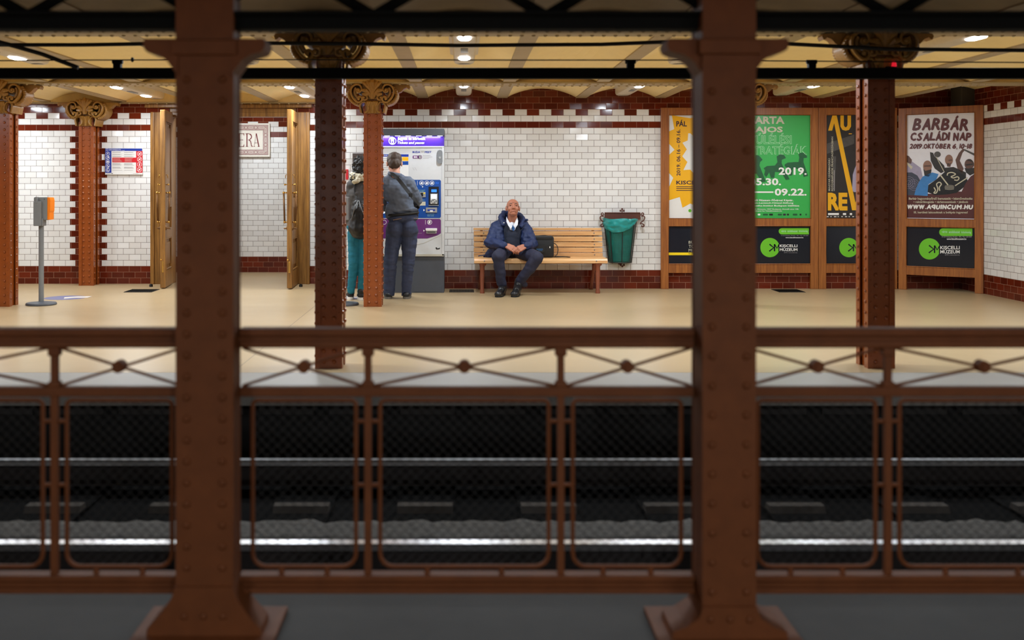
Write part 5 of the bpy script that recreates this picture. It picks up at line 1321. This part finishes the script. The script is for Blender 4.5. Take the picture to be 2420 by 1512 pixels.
def hand_items(w, a, n, side, k=1.0, curl=(0.5, 0.7, 0.5), thumb_in=0.4):
    """w: wrist, a: along the hand, n: back of the hand, side: +1/-1 on which side of a x n the thumb sits"""
    w = Vector(w); a = Vector(a).normalized(); n = Vector(n); n = (n-a*n.dot(a)).normalized(); s = a.cross(n).normalized()
    it = []
    ln = (.030, .025, .020); sc_ = (.95, 1.05, 1.0, .8)
    for i in range(4):
        kn = w+(a*(.088-.004*abs(i-1.2))+s*side*(.030-.020*i))*k
        it.append(('c', w+(a*.012+s*side*(.018-.012*i))*k, .0155*k, kn, .0125*k))
        p = kn; ang = 0.0
        for j in range(3):
            ang += curl[j]
            q_ = p+(a*math.cos(ang)-n*math.sin(ang))*ln[j]*1.25*sc_[i]*k
            it.append(('c', p, (.0095-.0008*j)*k, q_, (.0088-.0008*j)*k)); p = q_
    b = w+(a*.025+s*side*.026)*k; m1 = b+(a*.034+s*side*.022*(1-thumb_in)-n*.016)*k; m2_ = m1+(a*.030-s*side*.014*thumb_in-n*.014)*k
    it += [('c', b, .0145*k, m1, .0115*k), ('c', m1, .0105*k, m2_, .0085*k), ('c', m2_, .0085*k, m2_+(a*.02-s*side*.006-n*.008)*k, .0075*k)]
    return it

def person(label, loc): return thing('person', label, 'person', loc=loc)

# --- the man on the bench
def seated():
    t = person('bald elderly man in a navy jacket sitting on the bench with his hands together', (X(1210, 12.5), 12.5, 0))
    R = Matrix.Rotation(math.radians(-17), 3, 'X') @ Matrix.Rotation(math.radians(2), 3, 'Z')
    hc = W(1212, 491.5, 12.60)
    it, P = head_items(hc, R, 0.99)
    wl, wr_ = W(1195.5, 580, 12.275), W(1241.5, 582, 12.275)
    body = it+[('c', W(1211, 503, 12.635), .056, W(1211, 530, 12.66), .060)]+slim([('e', W(1210, 556, 12.66), (.15, .09, .20)), ('e', W(1209, 592, 12.64), (.15, .12, .08)),
            ('c', W(1180, 532, 12.67), .05, W(1158, 573, 12.53), .042), ('c', W(1158, 573, 12.53), .042, wl, .027), ('c', W(1240, 536, 12.67), .05, W(1258, 576, 12.53), .042), ('c', W(1258, 576, 12.53), .042, wr_, .027),
            ('c', W(1198, 592, 12.57), .07, W(1178, 607, 12.17), .055), ('c', W(1178, 607, 12.17), .05, W(1184, 670, 12.22), .036), ('c', W(1222, 592, 12.57), .07, W(1268, 609, 12.18), .055), ('c', W(1268, 609, 12.18), .05, W(1227, 664, 12.26), .036)])
    body += hand_items(wl, (.82, -.35, -.34), (-.12, -.75, .62), -1, 1.02, (.45, .75, .6), .6)
    body += hand_items(wr_, (-.80, -.35, -.30), (.12, -.75, .62), 1, 1.02, (.6, .8, .6), .6)
    blob('body', body, 'skin', t, 0.0045, 3)
    for s_ in (-1, 1):
        a = MB(); a.ball(P(s_*.031, -.077, .006), (.013, .008, .0065), 'eye', 10, 8, R); a.build('eye', t, smooth=True)
        a = MB(); a.tube([P(s_*.015, -.0945, .030), P(s_*.033, -.089, .035), P(s_*.05, -.076, .028)], [.004, .005, .003], 'brow', 6); a.build('eyebrow', t, smooth=True)
    a = MB(); a.tube([P(-.026, -.084, -.068), P(-.012, -.0905, -.0635), P(0, -.0925, -.0645), P(.012, -.0905, -.0635), P(.026, -.084, -.068)], [.002, .0034, .0034, .0034, .002], 'lip', 6); a.build('lips', t, smooth=True)
    blob('hair', [('e', P(0, .022, .018), (.0775, .094, .066), R)], 'hair_grey', t, .005, 2)
    # clothes
    j = [('c', W(1183, 531, 12.64), .058, W(1177, 586, 12.56), .082), ('c', W(1238, 535, 12.64), .056, W(1246, 588, 12.56), .078),
         ('c', W(1192, 529, 12.76), .095, W(1190, 590, 12.735), .125), ('c', W(1230, 532, 12.76), .095, W(1230, 590, 12.735), .125),
         ('c', W(1173, 534, 12.66), .064, W(1157, 573, 12.53), .067), ('c', W(1157, 573, 12.53), .064, W(1191, 579.5, 12.29), .048),
         ('c', W(1242, 537, 12.66), .063, W(1259, 576, 12.53), .064), ('c', W(1259, 576, 12.53), .062, W(1245.5, 582, 12.29), .048),
         ('c', W(1172, 590, 12.58), .07, W(1158, 600, 12.62), .055), ('c', W(1158, 600, 12.62), .05, W(1146, 605, 12.64), .02), ('c', W(1186, 594, 12.72), .09, W(1236, 594, 12.72), .09),
         ('c', W(1190, 504, 12.74), .030, W(1184, 516, 12.64), .040), ('c', W(1184, 516, 12.64), .038, W(1190, 530, 12.57), .032), ('c', W(1190, 504, 12.74), .034, W(1228, 508, 12.76), .034),
         ('c', W(1228, 509, 12.75), .028, W(1236, 519, 12.66), .036), ('c', W(1236, 519, 12.66), .034, W(1232, 534, 12.57), .030), ('c', W(1236, 519, 12.66), .026, W(1246, 520, 12.62), .016)]
    jk = blob('jacket', j, 'navy', t, .0065, 2, (.013, 12, 12, 19))
    a = MB(); a.tube(catmull([W(1226.5, 590, 12.47), W(1225.5, 565, 12.475), W(1227.5, 550, 12.495), W(1236, 538, 12.535), W(1243, 529, 12.575)], 5), .0035, 'knit', 5); a.tube(catmull([W(1192, 586, 12.465), W(1193, 560, 12.48), W(1192, 540, 12.52)], 5), .0035, 'knit', 5); a.build('zip', jk)
    a = MB(); a.ball(W(1191, 526.5, 12.535), (.007, .005, .007), 'white', 8, 6); a.build('snap_button', jk)
    a = MB(); a.tube(catmull([W(1146, 604, 12.62), W(1138, 603.5, 12.62), W(1130, 605, 12.62)], 4), [.010]*3+[.012]*6, 'navy', 6, ry=.5); a.build('waist_strap', jk, smooth=True)
    blob('sweater', [('e', W(1210, 561, 12.60), (.105, .10, .105)), ('c', W(1197, 534, 12.585), .035, W(1200, 560, 12.57), .05), ('c', W(1224, 535, 12.585), .035, W(1221, 560, 12.57), .05), ('c', W(1209, 566, 12.595), .10, W(1209, 590, 12.58), .115)], 'knit', t, .0065, 4, (.006, 10, 10, 14))
    sh = blob('shirt', [('e', W(1210.5, 540, 12.608), (.066, .064, .08))], 'shirt_white', t, .006, 2)
    a = MB()
    for flap in ([(1196.5, 512), (1199.5, 517), (1205, 527), (1211, 534.5), (1207, 541), (1201, 533), (1197, 524)], [(1222.5, 513), (1219.5, 519), (1216, 528), (1213.5, 534.5), (1218, 539), (1223.5, 531), (1224.5, 522)]):
        pts = [W(x, y, 12.575-.075*min(1, max(0, (y-510)/24))) for x, y in flap]; n = len(pts)
        vs = pts+[p_+Vector((0, .012, 0)) for p_ in pts]; a.add(vs, [list(range(n)), list(range(n, 2*n))]+[[i, (i+1) % n, n+(i+1) % n, n+i] for i in range(n)], 'shirt_white')
    a.build('collar', sh)
    a = MB(); pts = [W(x, y, 12.528) for x, y in ((1210.5, 533), (1214.5, 533), (1217, 541), (1213, 546), (1209.5, 541))]; n = 5
    a.add(pts+[p_+Vector((0, .01, 0)) for p_ in pts], [list(range(n)), list(range(n, 2*n))]+[[i, (i+1) % n, n+(i+1) % n, n+i] for i in range(n)], 'tie_blue'); a.build('tie', t)
    tr = [('e', W(1209, 592, 12.64), (.165, .14, .085)), ('c', W(1197, 592, 12.57), .083, W(1177.5, 607, 12.17), .076), ('c', W(1177.5, 607, 12.17), .073, W(1181, 636, 12.19), .063), ('c', W(1181, 636, 12.19), .061, W(1185, 669, 12.23), .057),
          ('c', W(1223, 592, 12.57), .083, W(1268, 609, 12.18), .078), ('c', W(1268, 609, 12.18), .075, W(1251, 636, 12.2), .066), ('c', W(1251, 636, 12.2), .064, W(1229, 663, 12.27), .056), ('c', W(1229, 664, 12.27), .05, W(1240, 673, 12.31), .035)]
    blob('trousers', tr, 'navy_trousers', t, .0065, 3, (.009, 12, 12, 12))
    for nm, A_, H_, T_ in (('boot', (1186, 668, 12.24), (1188, 12.27), (1178, 12.03)), ('boot', (1226, 664, 12.27), (1223, 12.26), (1216, 12.04))):
        ax = W(*A_); hx = X(H_[0], H_[1]); tx_ = X(T_[0], T_[1])
        h_ = Vector((hx, H_[1], .045)); to = Vector((tx_, T_[1], .034)); mid = h_.lerp(to, .45)+Vector((0, 0, .035))
        bt = blob(nm, [('c', ax, .046, h_+Vector((0, -.02, .03)), .05), ('c', h_, .042, to, .042), ('c', h_+Vector((0, -.03, .04)), .046, mid+Vector((0, -.03, -.01)), .042), ('e', to, (.047, .06, .036))], 'boot', t, .005, 3, (.003, 30, 30, 30), .012)
        dv = (to-h_).normalized(); sv = Vector((dv.y, -dv.x, 0)); a = MB(); out = []
        for k in range(24):
            an_ = 2*PI*k/24; ca, sa = math.cos(an_), math.sin(an_); L_ = (to-h_).length/2+.052; cc = (h_+to)/2
            w_ = .043+(.008 if ca > 0 else -.002)
            q_ = cc+dv*(L_*math.copysign(abs(ca)**.75, ca))+sv*(w_*math.copysign(abs(sa)**.7, sa)); out.append((q_.x, q_.y))
        a.prism(out, 'z', .001, .022, 'belt'); a.build('sole', bt)
        a = MB()
        for k in range(4):
            c_ = mid+Vector((0, -.02-.022*k, .028-.011*k)); a.tube([c_-sv*.022, c_+Vector((0, -.004, .006)), c_+sv*.022], .0035, 'belt', 5)
        a.build('laces', bt)
seated()

# --- the man at the ticket machine, seen from behind
def buyer():
    d = 11.86; t = person('man in a grey-blue shirt and dark jeans seen from behind at the ticket machine', (X(943, d), d, 0))
    R = Matrix.Rotation(PI+.08, 3, 'Z') @ Matrix.Rotation(math.radians(22), 3, 'X')
    hc = W(932, 387, d+.03); it, P = head_items(hc, R, 1.02)
    wl, wr_ = W(917, 492, d+.36), W(972, 490, d+.38)
    body = it+[('c', W(932, 398, d+.02), .056, W(935, 420, d), .060)]+slim([('e', W(938, 455, d), (.15, .10, .2)), ('e', W(950, 520, d), (.15, .11, .14)),
            ('c', W(905, 434, d), .05, W(899, 480, d+.1), .042), ('c', W(899, 480, d+.1), .04, wl, .028), ('c', W(970, 434, d), .05, W(985, 474, d+.1), .042), ('c', W(985, 474, d+.1), .04, wr_, .028),
            ('c', W(932, 548, d), .08, W(924, 628, d-.03), .056), ('c', W(924, 628, d-.03), .054, W(920, 694, d+.03), .038), ('c', W(966, 548, d), .08, W(965, 626, d-.02), .056), ('c', W(965, 626, d-.02), .054, W(959, 692, d+.03), .038)], .72)
    body += hand_items(wl, (.3, .9, -.1), (0, .2, 1), 1, 1.0)+hand_items(wr_, (-.25, .95, 0), (0, .1, 1), -1, 1.0)
    blob('body', body, 'skin_pale', t, .0048, 3)
    for s_ in (-1, 1):
        a = MB(); a.ball(P(s_*.031, -.077, .006), (.013, .008, .0065), 'eye', 10, 8, R); a.build('eye', t, smooth=True)
    a = MB(); a.tube([P(-.026, -.086, -.066), P(0, -.0925, -.0635), P(.026, -.086, -.066)], [.002, .0034, .002], 'lip', 6); a.build('lips', t, smooth=True)
    blob('hair', [('e', P(0, .016, .045), (.085, .103, .083), R), ('e', P(0, .045, -.005), (.074, .068, .075), R), ('e', P(0, -.055, .085), (.062, .05, .034), R)], 'hair_brown', t, .0048, 2, (.009, 26, 26, 14))
    s = [('c', W(915, 434, d), .085, W(961, 434, d), .085), ('c', W(922, 424, d), .06, W(946, 424, d), .06), ('e', W(940, 452, d), (.175, .125, .15)), ('c', W(944, 462, d), .140, W(951, 491, d), .128), ('e', W(952, 496, d), (.168, .128, .05)), ('c', W(930, 498, d), .095, W(928, 506, d), .078),
         ('c', W(911, 436, d), .080, W(899, 478, d+.1), .064), ('c', W(899, 478, d+.1), .060, W(911, 491, d+.27), .046),
         ('c', W(966, 436, d), .078, W(985, 472, d+.1), .063), ('c', W(985, 472, d+.1), .060, W(977, 489, d+.28), .046)]
    sh = blob('shirt', s, 'shirt_grey', t, .0065, 3, (.012, 11, 11, 15))
    a = MB(); cpts = [Vector((hc.x+.008+.069*math.cos(k*PI/8), d-.003+.064*math.sin(k*PI/8), Z(412, d)+.012*math.sin(k*PI/8-PI/2))) for k in range(17)]
    a.tube(cpts, .013, 'shirt_grey', 8, closed=False, ry=1.7); a.build('collar', sh, smooth=True)
    tr = [('e', W(952, 514, d), (.172, .128, .075)), ('e', W(934, 540, d-.03), (.095, .11, .12)), ('e', W(967, 540, d-.03), (.095, .11, .12)), ('c', W(932, 545, d), .098, W(923, 620, d-.02), .073), ('c', W(923, 620, d-.02), .071, W(920, 696, d+.03), .062),
          ('c', W(968, 545, d), .096, W(965, 620, d-.01), .072), ('c', W(965, 620, d-.01), .070, W(960, 695, d+.03), .054)]
    je = blob('jeans', tr, 'denim', t, .0065, 3, (.007, 9, 9, 22), .03)
    a = MB(); pts = [(W(952, 505, d).x+.172*math.cos(2*PI*k/28), d+.130*math.sin(2*PI*k/28), Z(505.5+3.5*(-math.cos(2*PI*k/28)), d)) for k in range(28)]
    a.tube(pts, .013, 'belt', 6, closed=True, ry=1.2); a.build('belt', t, smooth=True)
    a = MB()
    for x0, y0, x1, y1 in ((929, 520, 949, 516), (978, 516, 988, 517)): a.tube([W(x0, y0, d-.135), W((x0+x1)/2, (y0+y1)/2, d-.142), W(x1, y1, d-.128 if x1 < 960 else d-.09)], .003, 'stitch', 5)
    a.build('pocket_seam', je)
    for nm, (x, dx) in (('shoe', (918, -.02)), ('shoe', (960, .01))):
        hx = X(x, d); h_ = Vector((hx, d+.0, .045)); to = Vector((hx+dx, d+.2, .035))
        s_ = blob(nm, [('c', h_, .042, to, .043), ('c', h_+Vector((0, .03, .04)), .045, h_+Vector((0, .07, .02)), .042)], 'boot', t, .005, 3, None, .012)
        a = MB(); out = [((h_.x+to.x)/2+.046*math.sin(2*PI*k/20)+dx*math.cos(2*PI*k/20)*.5, (h_.y+to.y)/2+.15*math.copysign(abs(math.cos(2*PI*k/20))**.7, math.cos(2*PI*k/20))) for k in range(20)]
        a.prism(out, 'z', .001, .024, 'sole_grey'); a.build('sole', s_)
    # cross-body bag
    g = thing('crossbody_bag', 'black cross-body bag strap across the back of the man in the grey-blue shirt', 'bag', loc=(X(950, d), d-.12, 1.2))
    a = MB(); pp = [W(921, 411, d-.045), W(929, 412, d-.085), W(940, 422, d-.125), W(953, 438, d-.142), W(966, 455, d-.142), W(978, 470, d-.128), W(988, 482, d-.07), W(990, 488, d+.03), W(975, 492, d+.14), W(955, 470, d+.16), W(935, 440, d+.13), W(922, 418, d+.06), W(919, 411, d)]
    pp = catmull(pp, 5); vs = []
    for i, p_ in enumerate(pp):
        tt = (pp[min(i+1, len(pp)-1)]-pp[max(i-1, 0)]).normalized(); out = Vector((p_.x-X(945, d), p_.y-d, 0)).normalized() if True else None
        sd = tt.cross(out).normalized()
        for k_, o_ in ((-.02, 0), (.02, 0), (.02, .006), (-.02, .006)): vs.append(p_+sd*k_+out*o_)
    n = len(pp); a.add(vs, [[4*i+k, 4*i+(k+1) % 4, 4*i+4+(k+1) % 4, 4*i+4+k] for i in range(n-1) for k in range(4)], 'belt'); a.build('strap', g, smooth=False)
    a = MB(); c_ = W(970.5, 460.5, d-.15); a.box(c_.x-.022, c_.x+.022, c_.y-.006, c_.y+.004, c_.z-.02, c_.z+.02, 'backpack', .004); a.build('buckle', g)
    a = MB(); c_ = W(968, 500, d+.2); a.box(c_.x-.1, c_.x+.1, c_.y-.035, c_.y+.035, c_.z-.08, c_.z+.08, 'backpack', .02); a.build('pouch', g)
buyer()

# --- the woman beside him, half behind the column
def companion():
    d = 11.72; t = person('woman in charcoal jacket and teal jeans seen from behind, half hidden by a column', (X(850, d), d, 0))
    R = Matrix.Rotation(PI-.1, 3, 'Z') @ Matrix.Rotation(math.radians(10), 3, 'X')
    hc = W(853, 396, d+.02); it, P = head_items(hc, R, .95)
    wl, wr_ = W(826, 512, d+.2), W(884, 505, d+.25)
    body = it+[('c', W(853, 405, d), .05, W(853, 425, d), .054)]+slim([('e', W(853, 460, d), (.13, .09, .2)), ('e', W(852, 530, d), (.13, .10, .12)),
            ('c', W(831, 438, d), .042, W(822, 485, d+.05), .036), ('c', W(822, 485, d+.05), .034, wl, .024), ('c', W(876, 438, d), .042, W(886, 482, d+.06), .036), ('c', W(886, 482, d+.06), .034, wr_, .024),
            ('c', W(840, 550, d), .072, W(836, 625, d-.02), .046), ('c', W(836, 625, d-.02), .044, W(829, 690, d+.02), .032), ('c', W(864, 550, d), .072, W(860, 625, d-.02), .046), ('c', W(860, 625, d-.02), .044, W(853, 692, d+.02), .032)], .75)
    body += hand_items(wl, (.1, .8, -.4), (-1, 0, .3), 1, .92)+hand_items(wr_, (-.1, .9, 0), (0, .1, 1), -1, .92)
    blob('body', body, 'skin_pale', t, .0048, 3)
    for s_ in (-1, 1):
        a = MB(); a.ball(P(s_*.031, -.077, .006), (.013, .008, .0065), 'eye', 10, 8, R); a.build('eye', t, smooth=True)
    blob('hair', [('e', P(0, .025, .03), (.092, .098, .092), R), ('e', P(0, .055, -.03), (.082, .065, .075), R), ('e', P(0, -.05, .08), (.06, .05, .03), R)], 'hair_black', t, .005, 2, (.020, 30, 30, 30))
    sc_ = blob('scarf', [('c', Vector((hc.x+.085*math.cos(2*PI*k/12), d+.075*math.sin(2*PI*k/12), Z(418+3*math.cos(2*PI*k/12), d))), .044, Vector((hc.x+.085*math.cos(2*PI*(k+1)/12), d+.075*math.sin(2*PI*(k+1)/12), Z(418+3*math.cos(2*PI*(k+1)/12), d))), .044) for k in range(12)]+[('c', W(846, 424, d-.1), .035, W(838, 430, d-.1), .03)], 'bone_print', t, .006, 2, (.012, 18, 18, 30))
    a = MB()
    for k in range(26):
        an_ = PI+PI*random.uniform(-.05, 1.05); rr = .125; zc = Z(random.uniform(410, 427), d)
        p0 = Vector((hc.x+rr*1.02*math.cos(an_), d+rr*.93*math.sin(an_), zc)); p1 = p0+Vector((random.uniform(.008, .02), -.004, random.uniform(-.012, .012)))
        a.tube([p0, p1], .006, 'black', 5)
    a.build('check_pattern', sc_)
    s = [('c', W(836, 438, d), .072, W(871, 438, d), .072), ('e', W(853, 462, d), (.155, .115, .15)), ('c', W(853, 470, d), .12, W(853, 516, d), .115), ('e', W(853, 522, d), (.15, .12, .045)),
         ('c', W(834, 438, d), .068, W(823, 485, d+.05), .055), ('c', W(823, 485, d+.05), .053, W(825, 508, d+.16), .04), ('c', W(874, 438, d), .068, W(885, 482, d+.06), .055), ('c', W(885, 482, d+.06), .053, W(884, 502, d+.2), .04)]
    blob('jacket', s, 'coat_grey', t, .0065, 3, (.009, 9, 9, 13))
    tr = [('e', W(852, 536, d), (.155, .12, .09)), ('c', W(839, 552, d), .085, W(836, 622, d-.02), .060), ('c', W(836, 622, d-.02), .058, W(829.5, 686, d+.02), .043), ('c', W(865, 552, d), .085, W(860, 622, d-.02), .060), ('c', W(860, 622, d-.02), .058, W(854, 690, d+.02), .043)]
    blob('jeans', tr, 'teal_denim', t, .006, 3, (.005, 10, 10, 26))
    for nm, x, dd in (('shoe', 829, .06), ('shoe', 854, 0.0)):
        hx = X(x, d+dd); h_ = Vector((hx, d+dd, .05)); to = Vector((hx-.03, d+dd+.17, .035))
        s_ = blob(nm, [('c', h_, .038, to, .038), ('c', h_+Vector((0, .0, .045)), .042, h_+Vector((0, .05, .02)), .038)], 'backpack', t, .005, 3, None, .022)
        a = MB(); out = [((h_.x+to.x)/2+.041*math.sin(2*PI*k/20)-.03*math.cos(2*PI*k/20)*.5, (h_.y+to.y)/2+.13*math.copysign(abs(math.cos(2*PI*k/20))**.7, math.cos(2*PI*k/20))) for k in range(20)]
        a.prism(out, 'z', .001, .03, 'white'); a.build('sole', s_)
    g = thing('backpack', 'black drawstring backpack hanging low on the back of the woman', 'backpack', loc=(X(852, d), d-.2, 1.0))
    db = d-.19
    blob('sack', [('e', W(852, 535, db), (.135, .075, .145)), ('c', W(852, 500, db), .10, W(852, 540, db), .115), ('e', W(851, 482, db+.02), (.085, .06, .05))], 'backpack', g, .006, 3, (.010, 10, 10, 12))
    a = MB(); a.tube(catmull([W(846, 474, db-.03), W(841, 486, db-.09), W(836, 500, db-.085), W(831, 520, db-.05)], 5), .006, 'grey_metal', 6); a.tube(catmull([W(848, 474, db-.03), W(853, 490, db-.1), W(860, 508, db-.1)], 5), .006, 'grey_metal', 6)
    for sx in (-1, 1): a.tube(catmull([W(852+sx*7, 478, db+.03), W(852+sx*12, 460, d-.10), W(852+sx*13, 438, d-.085), W(852+sx*13, 428, d-.02), W(852+sx*14, 445, d+.1)], 5), .013, 'backpack', 6, ry=.5)
    a.build('drawstring', g, smooth=True)
companion()
